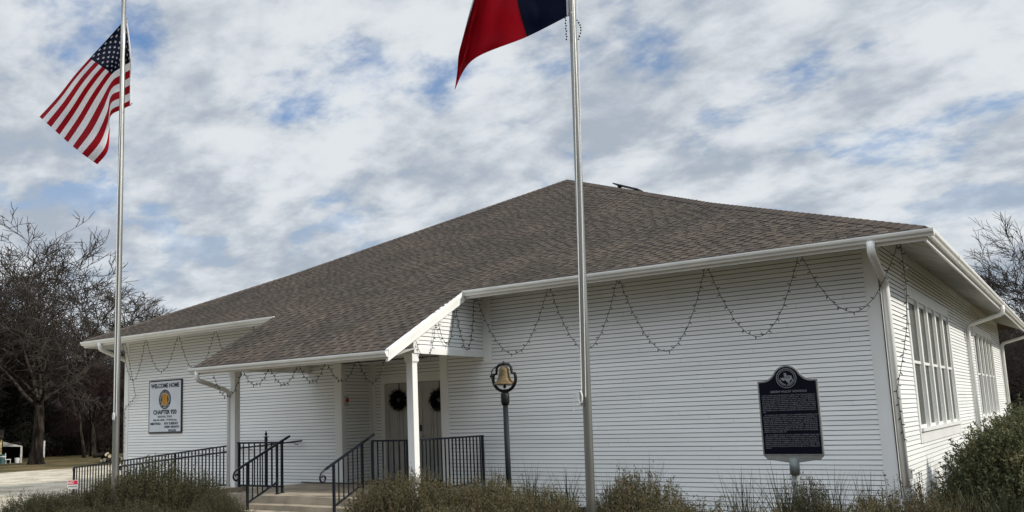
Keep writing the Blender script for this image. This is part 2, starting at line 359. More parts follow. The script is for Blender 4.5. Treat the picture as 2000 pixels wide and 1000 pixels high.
# windows of the side wall
def window_bank(y0, y1):
    b1 = MB(); x = XW
    b1.box(x, x+.028, y0-.13, y0+.03, WZ0-.26, WZ1+.2); b1.box(x, x+.028, y1-.03, y1+.13, WZ0-.26, WZ1+.2)
    b1.box(x, x+.025, y0+.03, y1-.03, WZ1, WZ1+.22); b1.box(x, x+.030, y0+.03, y1-.03, WZ0-.26, WZ0-.06)
    b1.box(x-.165, x+.07, y0-.02, y1+.02, WZ0-.06, WZ0)
    b1.box(x-.20, x-.17, y0, y1, WZ0, WZ1)                               # backing of the wall opening
    n = 5; pw = (y1-y0)/n
    for i in range(1, n): b1.box(x-.165, x+.034, y0+i*pw-.08, y0+i*pw+.08, WZ0, WZ1-.001)
    for yy in (y0+.03, y1-.03): b1.box(x-.165, x, yy-.03, yy+.03, WZ0, WZ1)
    b1.box(x-.165, x, y0+.06, y1-.06, WZ1-.03, WZ1-.001)
    cs = b1.build('window_casing', MT['trim'], H)
    for i in range(n):
        a = y0+i*pw+(.06 if i == 0 else .08); c = y0+(i+1)*pw-(.06 if i == n-1 else .08)
        zc = (WZ0+WZ1)/2
        fr = MB()
        for (za, zb, xo) in ((WZ0, zc+.02, -.022), (zc-.02, WZ1-.03, -.006)):
            fr.box(x+xo-.03, x+xo, a, a+.045, za, zb); fr.box(x+xo-.03, x+xo, c-.045, c, za, zb)
            fr.box(x+xo-.03, x+xo, a+.045, c-.045, za, za+.05); fr.box(x+xo-.03, x+xo, a+.045, c-.045, zb-.05, zb)
        wo_ = fr.build('window', MT['trim'], H)
        for (za, zb, xo) in ((WZ0+.05, zc-.03, -.042), (zc+.03, WZ1-.08, -.026)):
            pn = MB(); pn.quad((x+xo, a+.04, za), (x+xo, c-.04, za), (x+xo, c-.04, zb), (x+xo, a+.04, zb)); pn.build('pane', MT['glass'], wo_)
for a, b_ in WIN: window_bank(a, b_)

# roof
EY, EZ = 14.23, 4.12; EXL, EXR = -23.08, -1.69
AY, AX, AZ = 24.14, -12.6, 8.88; RUN = AY-EY
def zr(r): return EZ + (r*.456 if r < 4 else 4*.456+(r-4)*((AZ-EZ-4*.456)/(RUN-4)))
PAL = [(1.0, 1.0, 1.0), (.88, .87, .86), (1.10, 1.09, 1.06), (.80, .80, .80), (1.03, 1.0, .95), (.94, .95, .90)]
def shingles(mb, xl, xr, Y, Z, r0, r1, seed, exp=.143):
    """courses of laminated tabs; xl,xr,Y,Z functions of the run r"""
    rd = random.Random(seed); r = r0
    while r < r1-.01:
        ra, rb = r, min(r+exp*.90, r1); r += exp*.90
        ya, yb, za, zb = Y(ra), Y(rb), Z(ra), Z(rb)
        nn = Vector((0, -(zb-za), (yb-ya))).normalized()
        def P(x, f, lift): return (x, ya+(yb-ya)*f+nn.y*lift, za+(zb-za)*f+nn.z*lift)
        x = xl(ra)-.04; xe = xr(ra)+.04; jl = rd.uniform(-.02, .02)
        x += jl
        # undercourse
        while x < xe:
            wv = rd.uniform(.16, .42); x2 = min(x+wv, xe)
            xa2 = max(x, xl(rb)-.02); xb2 = min(x2, xr(rb)+.02)
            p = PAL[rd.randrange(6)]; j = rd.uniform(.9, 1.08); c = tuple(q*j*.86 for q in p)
            if x2-x > .02 and xb2 > xa2-.2:
                mb.quad(P(x, 0, .006), P(x2, 0, .006), P(max(xb2, xa2), 1, .001), P(min(xa2, xb2), 1, .001), 0, c)
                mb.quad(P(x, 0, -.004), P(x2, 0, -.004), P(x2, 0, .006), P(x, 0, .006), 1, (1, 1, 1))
            x = x2
        # laminated tabs with the dark printed band underneath their lower edge
        x = xl(ra)+rd.uniform(0, .1)
        while x < xr(ra)-.1:
            wv = rd.uniform(.09, .20); x2 = min(x+wv, xr(ra))
            if x2 < xr(rb)+.03 and x > xl(rb)-.03:
                p = PAL[rd.randrange(6)]; j = rd.uniform(.92, 1.12); c = tuple(q*j for q in p)
                i_ = .008
                mb.quad(P(x, .02, .015), P(x2, .02, .015), P(x2-i_, .98, .009), P(x+i_, .98, .009), 0, c)
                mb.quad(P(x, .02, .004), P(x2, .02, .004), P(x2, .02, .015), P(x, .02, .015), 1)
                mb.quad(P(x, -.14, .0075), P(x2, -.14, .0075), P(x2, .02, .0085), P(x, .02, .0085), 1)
            x = x2+rd.uniform(.07, .17)
fxl = lambda r: EXL+(AX-EXL)*r/RUN
fxr = lambda r: EXR+(AX-EXR)*r/RUN
mb = MB(); shingles(mb, fxl, fxr, lambda r: EY+r, zr, 0, RUN, 11)
# deck under the courses and the three other slopes
rs = [0, 4, RUN]; BY = 38.0
for i in range(2):
    a, b_ = rs[i], rs[i+1]
    mb.quad((fxl(a), EY+a, zr(a)-.012), (fxr(a), EY+a, zr(a)-.012), (fxr(b_), EY+b_, zr(b_)-.012), (fxl(b_), EY+b_, zr(b_)-.012), 1)
    mb.quad((fxr(a), EY+a, zr(a)), (fxr(a), BY-a, zr(a)), (fxr(b_), BY-b_, zr(b_)), (fxr(b_), EY+b_, zr(b_)), 0)
    mb.quad((fxl(a), BY-a, zr(a)), (fxl(a), EY+a, zr(a)), (fxl(b_), EY+b_, zr(b_)), (fxl(b_), BY-b_, zr(b_)), 0)
    mb.quad((fxr(a), BY-a, zr(a)), (fxl(a), BY-a, zr(a)), (fxl(b_), BY-b_, zr(b_)), (fxr(b_), BY-b_, zr(b_)), 0)
roof = mb.build('roof', [MT['shingle'], MT['under']], H, tint=True)
PXL, PXR, PY, PZ = -15.12, -9.83, 11.83, 2.84
mb = MB(); shingles(mb, lambda r: PXL-.02-.03*math.sin(r*44), lambda r: PXR-.03, lambda r: PY+r, lambda r: PZ+r*(EZ-PZ)/(EY-PY)+.004, 0, EY-PY+.12, 12)
mb.quad((PXL, PY, PZ-.012), (PXR, PY, PZ-.012), (PXR, EY, EZ-.012), (PXL, EY, EZ-.012), 1)
mb.build('porch_roof', [MT['shingle'], MT['under']], H, tint=True)
# hip and ridge caps
mb = MB()
def caps(p, q, w_=.15, lift=.02, seed=0):
    rd = random.Random(seed); p = Vector(p); q = Vector(q); d = q-p; n = int(d.length/.17); d.normalize(); s_ = d.cross(Vector((0, 0, 1))).normalized()
    for i in range(n):
        a = p+(q-p)*(i/n); b2 = p+(q-p)*((i+1.12)/n); j = rd.uniform(.75, 1.05); c = (j, j*.97, j*.96); u = Vector((0, 0, 1))
        la, lb = lift+.022, lift+.012
        for sg in (-1, 1):
            mb.quad(a+u*la, b2+u*lb, b2+s_*sg*w_+u*(lb-.4*w_-.012), a+s_*sg*w_+u*(la-.4*w_-.012), 0, c)
            mb.quad(a+u*la, a+s_*sg*w_+u*(la-.4*w_-.012), a+s_*sg*w_+u*(la-.4*w_-.045), a+u*(la-.03), 1)
            mb.quad(a+s_*sg*w_+u*(la-.4*w_-.012), b2+s_*sg*w_+u*(lb-.4*w_-.012), b2+s_*sg*w_+u*(lb-.4*w_-.05), a+s_*sg*w_+u*(la-.4*w_-.05), 1)
for fx in (fxl, fxr):
    for i in range(2): caps((fx(rs[i]), EY+rs[i], zr(rs[i])), (fx(rs[i+1]), EY+rs[i+1], zr(rs[i+1])), seed=i)
caps((AX, AY, AZ), (AX, BY-RUN, AZ), seed=5)
mb.build('hip_cap', [MT['shingle'], MT['under']], roof, tint=True)
# soffits, rafters, fascia
mb = MB()
def soff(p, q, inn, m0=1, m1=1):       # p,q along the eave edge; inn = inward unit, overhang .85
    p = Vector(p); q = Vector(q); d = (q-p).normalized(); inn = Vector(inn); OH = .84
    u = Vector((0, 0, 1)); nrows = 7
    for i in range(nrows):
        a, b2 = i/nrows*OH, (i+1)/nrows*OH-.008
        mb.quad(p+d*a*m0+inn*a+u*(a*.456-.05), q-d*a*m1+inn*a+u*(a*.456-.05), q-d*b2*m1+inn*b2+u*(b2*.456-.05), p+d*b2*m0+inn*b2+u*(b2*.456-.05), 0)
    mb.quad(p+u*(-.04), q+u*(-.04), q-d*OH*m1+inn*OH+u*(OH*.456-.04), p+d*OH*m0+inn*OH+u*(OH*.456-.04), 0)
    n = int((q-p).length/.42)
    for i in range(n+1):
        c = p+(q-p)*((i+.5)/(n+1)); s0 = c+inn*.03; s1 = c+inn*(OH-.01)
        if (m0 and (c-p).length < OH) or (m1 and (q-c).length < OH): continue
        mb.bar(s0+u*(.03*.456-.095), s1+u*(OH*.456-.115), .05, .10)
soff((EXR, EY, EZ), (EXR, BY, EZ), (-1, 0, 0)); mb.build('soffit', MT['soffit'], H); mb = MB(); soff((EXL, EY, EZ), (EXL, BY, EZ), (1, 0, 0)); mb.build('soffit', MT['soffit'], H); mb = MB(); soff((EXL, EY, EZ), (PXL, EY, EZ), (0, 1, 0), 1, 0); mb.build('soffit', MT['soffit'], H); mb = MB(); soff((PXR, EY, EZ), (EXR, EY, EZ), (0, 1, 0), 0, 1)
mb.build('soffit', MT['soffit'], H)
mb = MB()
mb.box(EXR-.025, EXR+.004, EY+.005, BY, EZ-.19, EZ-.012); mb.box(PXR+.004, EXR-.001, EY-.004, EY+.024, EZ-.175, EZ-.012)
mb.box(EXL, PXL, EY-.004, EY+.024, EZ-.175, EZ-.012); mb.box(EXL-.004, EXL+.02, EY+.03, BY, EZ-.19, EZ-.012)
mb.box(PXL, PXR, PY-.004, PY+.024, PZ-.15, PZ-.012)
mb.build('fascia', MT['trim'], H)
# rakes of the porch roof
mb = MB(); sl_ = (EZ-PZ)/(EY-PY)
for x0, x1 in ((PXR-.045, PXR+.02), (PXL+.03, PXL+.09)):
    mb = MB(); top_ = lambda y: PZ+(y-PY)*sl_
    for (o0, o1, xx0, xx1) in ((.012 if x0 > -12 else -.03, -.075, x0, x1+.012), (-.077, -.20, x0+.002, x1-.008)):
        a = [(xx0, PY-.02, top_(PY)+o0), (xx0, EY+.02, top_(EY)+o0), (xx0, EY+.02, top_(EY)+o1), (xx0, PY-.02, top_(PY)+o1)]
        b2 = [(xx1, *p[1:]) for p in a]; mb.face(a); mb.face(b2[::-1])
        for i in range(4): mb.quad(a[i], a[(i+1) % 4], b2[(i+1) % 4], b2[i])
    mb.build('rake_board', MT['trim'], H)
# porch gable wall on the right side, beams and ceiling
GX = -9.99; PFY = 12.76
mb = MB()
siding(mb, (GX, PFY), (0, 1), (1, 0), YW-PFY-.02, 2.93, 4.16, top=lambda z: ((z+.06-PZ)/sl_+PY-PFY, 99), seed=20)
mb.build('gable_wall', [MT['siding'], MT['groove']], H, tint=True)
mb = MB()
mb.box(GX-.10, GX+.022, PFY-.02, YW-.03, 2.83, 2.945)           # side beam
mb.box(-15.05, GX-.1, PFY-.03, PFY+.08, 2.80, 3.0)              # front beam
mb.box(-15.03, -14.9, PFY+.08, YW-.03, 2.78, 2.95)              # left beam
mb.box(GX-.13, GX+.030, PFY-.045, PFY+.12, 2.946, 3.24)         # corner block over the post
mb.quad((-15.0, PFY, 2.96), (GX-.05, PFY, 2.96), (GX-.05, YW, 2.96), (-15.0, YW, 2.96)); mb.quad((RX0, YW, 2.93), (RX1, YW, 2.93), (RX1, RYB, 2.93), (RX0, RYB, 2.93))
mb.quad((PXL, PY+.02, PZ-.14), (PXR-.02, PY+.02, PZ-.14), (PXR-.02, PFY, 2.93), (PXL, PFY, 2.93))
mb.face([(-15.04, PFY, 2.95), (-15.04, YW, 2.95), (-15.04, YW, 4.3), (-15.04, EY, EZ-.12), (-15.04, PFY, 3.15)])
mb.build('porch_beam', MT['trim'], H)
def post(x, y, z0, ztop=2.80):
    m_ = MB(); h = .072; m_.box(x-h, x+h, y-h, y+h, z0, ztop-.13); m_.box(x-h-.025, x+h+.025, y-h-.025, y+h+.025, ztop-.145, ztop)
    m_.box(x-h-.012, x+h+.012, y-h-.012, y+h+.012, ztop-.165, ztop-.145)
    return m_.build('porch_post', MT['trim'], H)
post(-10.085, 12.80, .24, 2.83); post(-14.95, 12.80, .33, 2.80)
# gutters
def gutter(p, q, out, name='gutter'):
    m_ = MB(); p = Vector(p); q = Vector(q); out = Vector(out); u = Vector((0, 0, 1))
    pr = [(0, 0), (0, -.105), (.062, -.105), (.075, -.075), (.10, -.05), (.108, -.022), (.108, 0), (.098, .002), (.096, -.012), (.01, -.012)]
    a = [p+out*x+u*z for x, z in pr]; b2 = [q+out*x+u*z for x, z in pr]; n = len(pr)
    for i in range(n): m_.quad(a[i], a[(i+1) % n], b2[(i+1) % n], b2[i])
    m_.face(a); m_.face(b2[::-1])
    L_ = (q-p).length; d = (q-p).normalized(); k = 3.0
    while k < L_-1:
        c = p+d*k
        prf = [(x*1.02+.001, z*1.02) for x, z in pr[1:7]]
        aa = [c+out*x+u*z for x, z in prf]; bb = [c+d*.05+out*x+u*z for x, z in prf]
        for i in range(5): m_.quad(aa[i], aa[i+1], bb[i+1], bb[i])
        k += 3.05
    return m_.build(name, MT['gutter'], H)
gutter((PXR+.02, EY-.006, EZ-.02), (EXR+.112, EY-.006, EZ-.02), (0, -1, 0)); gutter((EXL-.02, EY-.006, EZ-.02), (PXL-.02, EY-.006, EZ-.02), (0, -1, 0))
gutter((EXR+.005, EY-.006, EZ-.02), (EXR+.005, BY, EZ-.02), (1, 0, 0)); gutter((PXL-.05, PY-.006, PZ-.015), (PXR+.02, PY-.006, PZ-.015), (0, -1, 0))
# downspouts (rounded rectangular, ribbed bends)
def spout(pts, name='downspout', w_=.045, d_=.034):
    m_ = MB(); P = [Vector(p) for p in pts]; path = []
    for i, p in enumerate(P):
        if 0 < i < len(P)-1:
            a = (P[i-1]-p); b2 = (P[i+1]-p); r = min(.13, a.length*.45, b2.length*.45); a = p+a.normalized()*r; b2 = p+b2.normalized()*r
            for t in np.linspace(0, 1, 7): path.append(a*(1-t)**2+p*2*t*(1-t)+b2*t*t)
        else: path.append(p)
    rad = []; 
    for i, p in enumerate(path): rad.append(w_*(1.0 if i % 2 else 1.05))
    m_.tube(path, rad, 10, True)
    return m_.build(name, MT['gutter'], H, smooth=True)
spout([(-2.42, 14.17, 4.02), (-2.42, 14.17, 3.84), (-2.445, 15.16, 3.52), (-2.445, 15.16, .35)], w_=.058)
spout([(-1.62, 26.45, 4.0), (-1.62, 26.45, 3.78), (-2.44, 26.45, 3.55), (-2.44, 26.45, GZ)], w_=.052)
spout([(-1.62, 37.3, 4.0), (-1.62, 37.3, 3.80), (-2.44, 37.25, 3.58), (-2.44, 37.2, GZ)], w_=.052)
spout([(-22.2, 14.17, 4.02), (-22.2, 14.17, 3.84), (-22.4, 15.2, 3.55), (-22.4, 15.2, GZ)], w_=.055)
spout([(-14.95, 11.78, 2.76), (-14.95, 11.78, 2.58), (-15.08, 12.74, 2.36), (-15.08, 12.74, .15)], w_=.048)
# doors
def door(x0, x1, lever_side):
    m_ = MB(); z0, z1 = .27, 2.46; m_.box(x0, x1, RYB-.055, RYB-.01, z0, z1)
    W = x1-x0; yb = RYB-.055
    for (fx0, fx1) in ((.12, .46), (.54, .88)):
        for (fz0, fz1) in ((.08, .36), (.42, .74), (.79, .93)):
            a, b2, c, d = x0+W*fx0, x0+W*fx1, z0+(z1-z0)*fz0, z0+(z1-z0)*fz1
            m_.box(a, b2, yb-.014, yb+.001, c, c+.028); m_.box(a, b2, yb-.014, yb+.001, d-.028, d); m_.box(a, a+.028, yb-.014, yb+.001, c+.028, d-.028); m_.box(b2-.028, b2, yb-.014, yb+.001, c+.028, d-.028)
            m_.box(a+.06, b2-.06, yb-.010, yb+.001, c+.05, d-.05)
    o = m_.build('door', MT['door'], H)
    k = MB(); k.box(x0, x1, RYB-.06, RYB-.012, .2, .262); k.build('threshold', MT['dark'], o)
    if lever_side:
        hx = x0+.09; k = MB(); k.tube([(hx, yb, 1.24), (hx, yb-.03, 1.24)], .035, 12); k.tube([(hx, yb-.05, 1.24), (hx+.12, yb-.05, 1.245)], .011, 8); k.tube([(hx, yb-.02, 1.24), (hx, yb-.055, 1.24)], .012, 8)
        k.build('handle', MT['steel'], o); k = MB(); k.box(hx-.035, hx+.035, yb-.03, yb, 1.35, 1.49); k.build('keypad_lock', MT['dark'], o)
    return o
door(-13.52, -12.555, False); door(-12.54, -11.58, True)
mb = MB(); mb.box(-13.66, -13.53, RYB-.03, RYB+.01, .2, 2.62); mb.box(-11.57, -11.45, RYB-.03, RYB+.01, .2, 2.62); mb.box(-13.53, -11.57, RYB-.03, RYB+.01, 2.475, 2.62)
mb.build('door_frame', MT['trim'], H)
# roof vent beyond the hip, hose bib box, corner cable
mb = MB(); mb.bar((-11.35, 25, 8.69), (-10.55, 25, 8.36), .45, .035); mb.box(-11.25, -11.2, 24.9, 25.1, 8.2, 8.63); mb.box(-10.7, -10.65, 24.9, 25.1, 7.9, 8.4)
mb.build('roof_vent', MT['dark'], H)
mb = MB(); mb.box(XW, XW+.07, 15.72, 15.86, .44, .60); mb.box(XW+.02, XW+.11, 15.74, 15.84, .56, .585); mb.build('outlet_cover', MT['wplastic'], H)
mb = MB(); mb.tube([(-2.505, 15.045, 3.6), (-2.51, 15.045, 2), (-2.505, 15.045, .2)], .008, 5); mb.build('cable', MT['dark'], H)
mb = MB(); mb.box(RX0+.014, RX0+.05, 15.14, 15.24, 1.98, 2.2); al = mb.build('fire_alarm', MT['beige'], H)
mb = MB(); mb.tube([(RX0+.05, 15.19, 2.11), (RX0+.075, 15.19, 2.11)], .045, 14); mb.build('alarm_bell', MT['red'], al)
# foundation inside so that nothing shows through the siding joints
mb = MB(); mb.box(XL+.02, RX0-.02, YW+.02, YB-.02, GZ, 4.2, 0); mb.box(RX1+.02, XW-.17, YW+.02, YB-.02, GZ, 4.2); mb.box(RX0-.02, RX1+.02, RYB+.012, YB-.02, GZ, 4.2)
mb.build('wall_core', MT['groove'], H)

# ------------------------------------------------------------------ concrete porch
PC = thing('concrete_porch', (-12.5, 13, GZ), 'tan concrete porch slab with front steps and a side ramp under the porch roof', 'porch')
FZ = .235
mb = MB(); mb.box(-15.1, -10.0, 12.25, YW-.005, GZ, FZ); mb.box(RX0, RX1, YW-.005, RYB-.06, GZ, FZ-.002); mb.build('floor', MT['concrete'], PC)
mb = MB(); mb.box(-13.62, -10.95, 11.93, 12.249, GZ, FZ-.14); mb.build('step', MT['concrete'], PC)
mb = MB(); mb.box(-13.62, -10.95, 11.60, 11.929, GZ, .0); mb.build('step', MT['concrete'], PC)
mb = MB(); mb.box(-15.12, -14.79, 12.2, 12.99, GZ, .33); mb.build('plinth', MT['concrete'], PC)
mb = MB(); mb.face([(-15.1, 12.75, FZ), (-15.1, 14.6, FZ), (-21.4, 14.6, GZ+.01), (-21.4, 12.75, GZ+.01)]); mb.quad((-15.1, 12.75, GZ), (-21.4, 12.75, GZ), (-21.4, 12.75, GZ+.01), (-15.1, 12.75, FZ)); mb.quad((-15.1, 14.6, GZ), (-21.4, 14.6, GZ), (-21.4, 14.6, GZ+.01), (-15.1, 14.6, FZ))
for yy in (12.66,): mb.face([(-15.1, yy, FZ+.1), (-21.4, yy, GZ+.1), (-21.4, yy, GZ), (-15.1, yy, GZ)]); mb.face([(-15.1, yy+.1, FZ+.1), (-21.4, yy+.1, GZ+.1), (-21.4, yy+.1, GZ), (-15.1, yy+.1, GZ)]); mb.quad((-15.1, yy, FZ+.1), (-15.1, yy+.1, FZ+.1), (-21.4, yy+.1, GZ+.1), (-21.4, yy, GZ+.1))
mb.build('ramp', MT['concrete'], PC)

m_ = MB(); m_.tube([(-15.2+i*.25, 15.0-.05*abs(math.sin(i*.7))-(.25*max(0, i-9)/8 if i < 30 else 0)*0, FZ+.018) for i in range(17)], .015, 8); o = m_.build('hose', MT['dark']); tag(o, 'black hose lying on the porch floor along the foot of the wall', 'hose')
# ------------------------------------------------------------------ railings
def scroll(mb_, p, d, r=.055, rad=.017):
    """rail end curling down and back; d horizontal unit pointing outwards"""
    p = Vector(p); d = Vector(d); pts = []
    for i in range(15):
        a = math.radians(90-i*27); rr = r*(1-i*.045); c = p+Vector((0, 0, -r))
        pts.append(c+d*(math.cos(a)*rr)+Vector((0, 0, math.sin(a)*rr)))
    mb_.tube(pts, rad, 8)
def guard(name, label, p, q, zt0, zt1, zb0, zb1, nb, posts, endposts=True, gr=None, loops=(), fl=None):
    """p,q ground plan ends; zt top rail heights, zb bottom rail heights"""
    p = Vector(p); q = Vector(q); t = thing(name, (*p, GZ), label, 'railing', gr)
    m_ = MB(); m_.bar((*p, zt0), (*q, zt1), .045, .032)
    for e in loops: 
        pe, ze = (p, zt0) if e == 0 else (q, zt1); d = (p-q if e == 0 else q-p).normalized(); scroll(m_, (*pe, ze), (*d, 0))
    m_.build('top_rail', MT['iron'], t)
    m_ = MB(); m_.bar((*p, zb0), (*q, zb1), .03, .03); m_.build('bottom_rail', MT['iron'], t)
    for i in range(nb):
        f = (i+1)/(nb+1); c = p.lerp(q, f); m_ = MB(); h = .0105
        m_.box(c.x-h, c.x+h, c.y-h, c.y+h, zb0+(zb1-zb0)*f, zt0+(zt1-zt0)*f-.015); m_.build('baluster', MT['iron'], t)
    for f in posts:
        c = p.lerp(q, f); h = .021; zf = GZ if fl is None else fl[0]+(fl[1]-fl[0])*f
        m_ = MB(); m_.box(c.x-h, c.x+h, c.y-h, c.y+h, zf, zt0+(zt1-zt0)*f-.01); m_.box(c.x-.045, c.x+.045, c.y-.045, c.y+.045, zf, zf+.012); m_.build('post', MT['iron'], t)
    return t
V2 = lambda x, y: Vector((x, y))
rg = guard('ramp_railing', 'long dark iron railing rising along the ramp on the left side of the porch', V2(-21.05, 12.80), V2(-15.08, 12.80), .695, 1.20, .01, .37, 49, (0, .30, .68, .995), loops=(0,), fl=(GZ, FZ))
m_ = MB(); a = Vector((-18.95, 12.72, .745)); b2 = Vector((-15.1, 12.72, 1.07)); m_.tube([a, b2], .019, 8); scroll(m_, a, (-1, 0, 0), .05); 
for f in (.1, .5, .9): c = a.lerp(b2, f); m_.tube([c, c+Vector((0, .04, -.05)), c+Vector((0, .08, -.05))], .008, 6)
m_.build('handrail', MT['iron'], rg)
guard('porch_railing', 'short dark iron railing between the left porch post and the steps', V2(-14.86, 12.80), V2(-13.48, 12.80), 1.25, 1.25, .36, .36, 7, (.03, .97), fl=(FZ, FZ), gr='dark iron railings of the porch')
guard('porch_railing', 'dark iron railing in front of the doors beside the right porch post', V2(-11.08, 12.80), V2(-10.17, 12.80), 1.25, 1.25, .36, .36, 6, (.0, .93), fl=(FZ, FZ), gr='dark iron railings of the porch')
guard('porch_railing', 'dark iron railing between the right porch post and the wall near the bell', V2(-10.06, 12.90), V2(-10.02, 14.98), 1.25, 1.25, .34, .34, 17, (.0, .985), fl=(FZ, FZ), gr='dark iron railings of the porch')
def stair_rail(x, label, x2=None):
    t = thing('stair_railing', (x, 12.6, GZ), label, 'railing', 'railings beside the steps')
    m_ = MB(); top = Vector((x, 12.90, 1.37)); bot = Vector((x, 11.56, .80)); d = (bot-top).normalized()
    m_.bar(top, bot, .045, .035)
    # volute at the foot
    pts = [bot, bot+d*.10+Vector((0, 0, -.01))]; c = bot+Vector((0, -.05, -.15))
    for i in range(14):
        a = math.radians(150+i*28); rr = .085*(1-i*.045); pts.append(c+Vector((0, -math.sin(a-1.57)*rr*-1, 0))*0+Vector((0, math.cos(a)*rr, -math.sin(a)*rr*-1)))
    m_.tube(pts, .018, 8); m_.build('handrail', MT['iron'], t)
    sl2 = (1.37-.80)/(12.90-11.56); zt = lambda y: .80+(y-11.56)*sl2
    for (y, z0) in ((12.55, FZ), (11.78, GZ)):
        m_ = MB(); m_.box(x-.02, x+.02, y-.02, y+.02, z0, zt(y)-.01); m_.box(x-.045, x+.045, y-.045, y+.045, z0, z0+.012); m_.build('post', MT['iron'], t)
    m_ = MB(); m_.bar((x, 11.78, .14), (x, 12.55, .14+.77*sl2), .03, .03); m_.build('bottom_rail', MT['iron'], t)
    for i in range(5):
        y = 11.78+.77*(i+1)/6; m_ = MB(); m_.box(x-.009, x+.009, y-.009, y+.009, .14+(y-11.78)*sl2, zt(y)-.015); m_.build('baluster', MT['iron'], t)
    return t
stair_rail(-13.40, 'sloping dark iron railing with curled foot on the left of the porch steps')
stair_rail(-11.12, 'sloping dark iron railing with curled foot on the right of the porch steps')
t = thing('newel_post', (-15.3, 14.0, GZ), 'black iron post with ball finial behind the left porch railing', 'post')
m_ = MB(); m_.box(-15.325, -15.275, 13.975, 14.025, FZ-.03, 1.33); m_.box(-15.345, -15.255, 13.955, 14.045, 1.33, 1.35); m_.build('shaft', MT['iron'], t)
m_ = MB(); m_.lathe((-15.3, 14.0, 1.35), [(.012, 0), (.02, .02), (.034, .045), (.03, .07), (.014, .085), (.018, .1), (.001, .13)], 12); m_.build('finial', MT['iron'], t, smooth=True)
t = thing('wall_handrail', (-15.5, 14.98, 1.2), 'dark iron handrail bracketed to the clapboard wall behind the left steps', 'handrail')
m_ = MB(); m_.tube([(-17.6, 14.97, 1.03), (-15.14, 14.97, 1.21)], .02, 8); m_.build('rail', MT['iron'], t)
for f in (.25, .9):
    c = Vector((-17.6, 14.97, 1.03)).lerp(Vector((-15.14, 14.97, 1.21)), f); m_ = MB(); m_.tube([c, c+Vector((.02, .0, -.06)), c+Vector((.03, .09, -.07))], .009, 6); m_.build('bracket', MT['iron'], t)

# ------------------------------------------------------------------ wreaths
def wreath(x, z, label, strap):
    t = thing('door_wreath', (x, RYB-.12, z), label, 'wreath', 'dark wreaths on the doors')
    n = 1300; m_ = MB(); rd = random.Random(int(z*100)+int(x*10))
    for i in range(n):
        a = rd.uniform(0, 2*math.pi); b2 = rd.uniform(0, 2*math.pi); R0 = .16; r0 = .085*math.sqrt(rd.random())
        c = Vector((x+math.cos(a)*(R0+r0*math.cos(b2)), RYB-.12+r0*math.sin(b2)*.9, z+math.sin(a)*(R0+r0*math.cos(b2))))
        o_ = Vector((math.cos(a)*math.cos(b2)+rd.uniform(-.6, .6), math.sin(b2)-.3, math.sin(a)*math.cos(b2)+rd.uniform(-.6, .6))).normalized()
        s_ = o_.cross(Vector((rd.uniform(-1, 1), rd.uniform(-1, 1), rd.uniform(-1, 1)))).normalized(); l = rd.uniform(.04, .075)
        m_.face([c-s_*.006, c+s_*.006, c+o_*l])
    m_.tube([(x+math.cos(k*.5236)*.155, RYB-.12, z+math.sin(k*.5236)*.155) for k in range(13)], .072, 8, False)
    m_.build('needles', MT['wreath'], t)
    m_ = MB(); m_.box(x-.012, x+.012, RYB-.075, RYB-.069, z+.12, 2.465); m_.build('strap', MT['dark'], t)
    m_ = MB()
    for sg in (-1, 1):
        m_.lathe((x+sg*.045, RYB-.17, z-.20), [(.001, -.03), (.035, -.01), (.04, .01), (.001, .03)], 10)
    m_.build('bow', MT['dark'], t)
wreath(-13.06, 2.07, 'dark round wreath hanging on the left door leaf', True)
wreath(-11.89, 2.03, 'dark round wreath on the right door leaf, half behind the wall corner', True)

# ------------------------------------------------------------------ flagpoles
def flagpole(x0, y, x1, ztop, label, r0, r1, zb_, finial):
    t = thing('flagpole', (x0, y, GZ), label, 'flagpole', 'metal flagpoles in front of the building')
    m_ = MB(); n = 10; P = lambda f: (x0+(x1-x0)*f, y, GZ+(ztop-GZ)*f)
    m_.tube([P(i/n) for i in range(n+1)], [r0+(r1-r0)*min(1, i/n*1.0) for i in range(n+1)], 24)
    m_.build('pole', MT['alu'], t, smooth=True)
    m_ = MB(); top = Vector(P(1)); 
    if finial: m_.lathe(top, [(.001, .05), (.05, .045), (.055, .02), (.05, 0), (.03, -.02)], 14); m_.bar(top+Vector((.02, -.03, -.01)), top+Vector((.09, -.05, -.03)), .02, .03)
    else: m_.lathe(top, [(.001, .12), (.05, .10), (.06, .05), (.03, 0)], 14)
    m_.build('truck', MT['steel'], t, smooth=True)
    m_ = MB(); dx = .075; 
    m_.tube([top+Vector((dx-.01, -.05, -.05)), Vector(P(.6))+Vector((dx+.01, -.05, 0)), Vector((x0+r0+.005, y-.05, zb_))], .0045, 6)
    m_.tube([top+Vector((dx+.02, -.05, -.05)), Vector(P(.6))+Vector((dx-.035, -.08, 0)), Vector((x0+r0-.03, y-.07, zb_))], .0045, 6)
    m_.build('halyard', MT['rope'], t)
    m_ = MB(); c = Vector((x0+(.055 if finial else .01), y-r0-.02, zb_)); m_.bar(c+Vector((0, 0, -.08)), c+Vector((0, 0, .08)), .02, .02, (1, 0, 0)); m_.bar(c, c+Vector((0, .04, 0)), .03, .02); m_.build('cleat', MT['steel'], t)
    m_ = MB()
    for k in range(3): m_.tube([c+Vector((.022*math.cos(a), -.015-.004*k, .06*math.sin(a))) for a in np.linspace(0, 6.28, 13)], .006, 5)
    if not finial: m_.tube([c+Vector((0, -.02, .03)), c+Vector((-.045, -.03, .03)), c+Vector((-.06, -.03, -.02)), c+Vector((-.07, -.03, -.09)), c+Vector((-.075, -.03, -.13))], .005, 5)
    m_.build('rope_coil', MT['rope'], t); return t
flagpole(-13.555, 9.0, -13.60, 9.46, 'tall metal flagpole on the left carrying the striped flag with stars', .057, .043, 1.85, True)
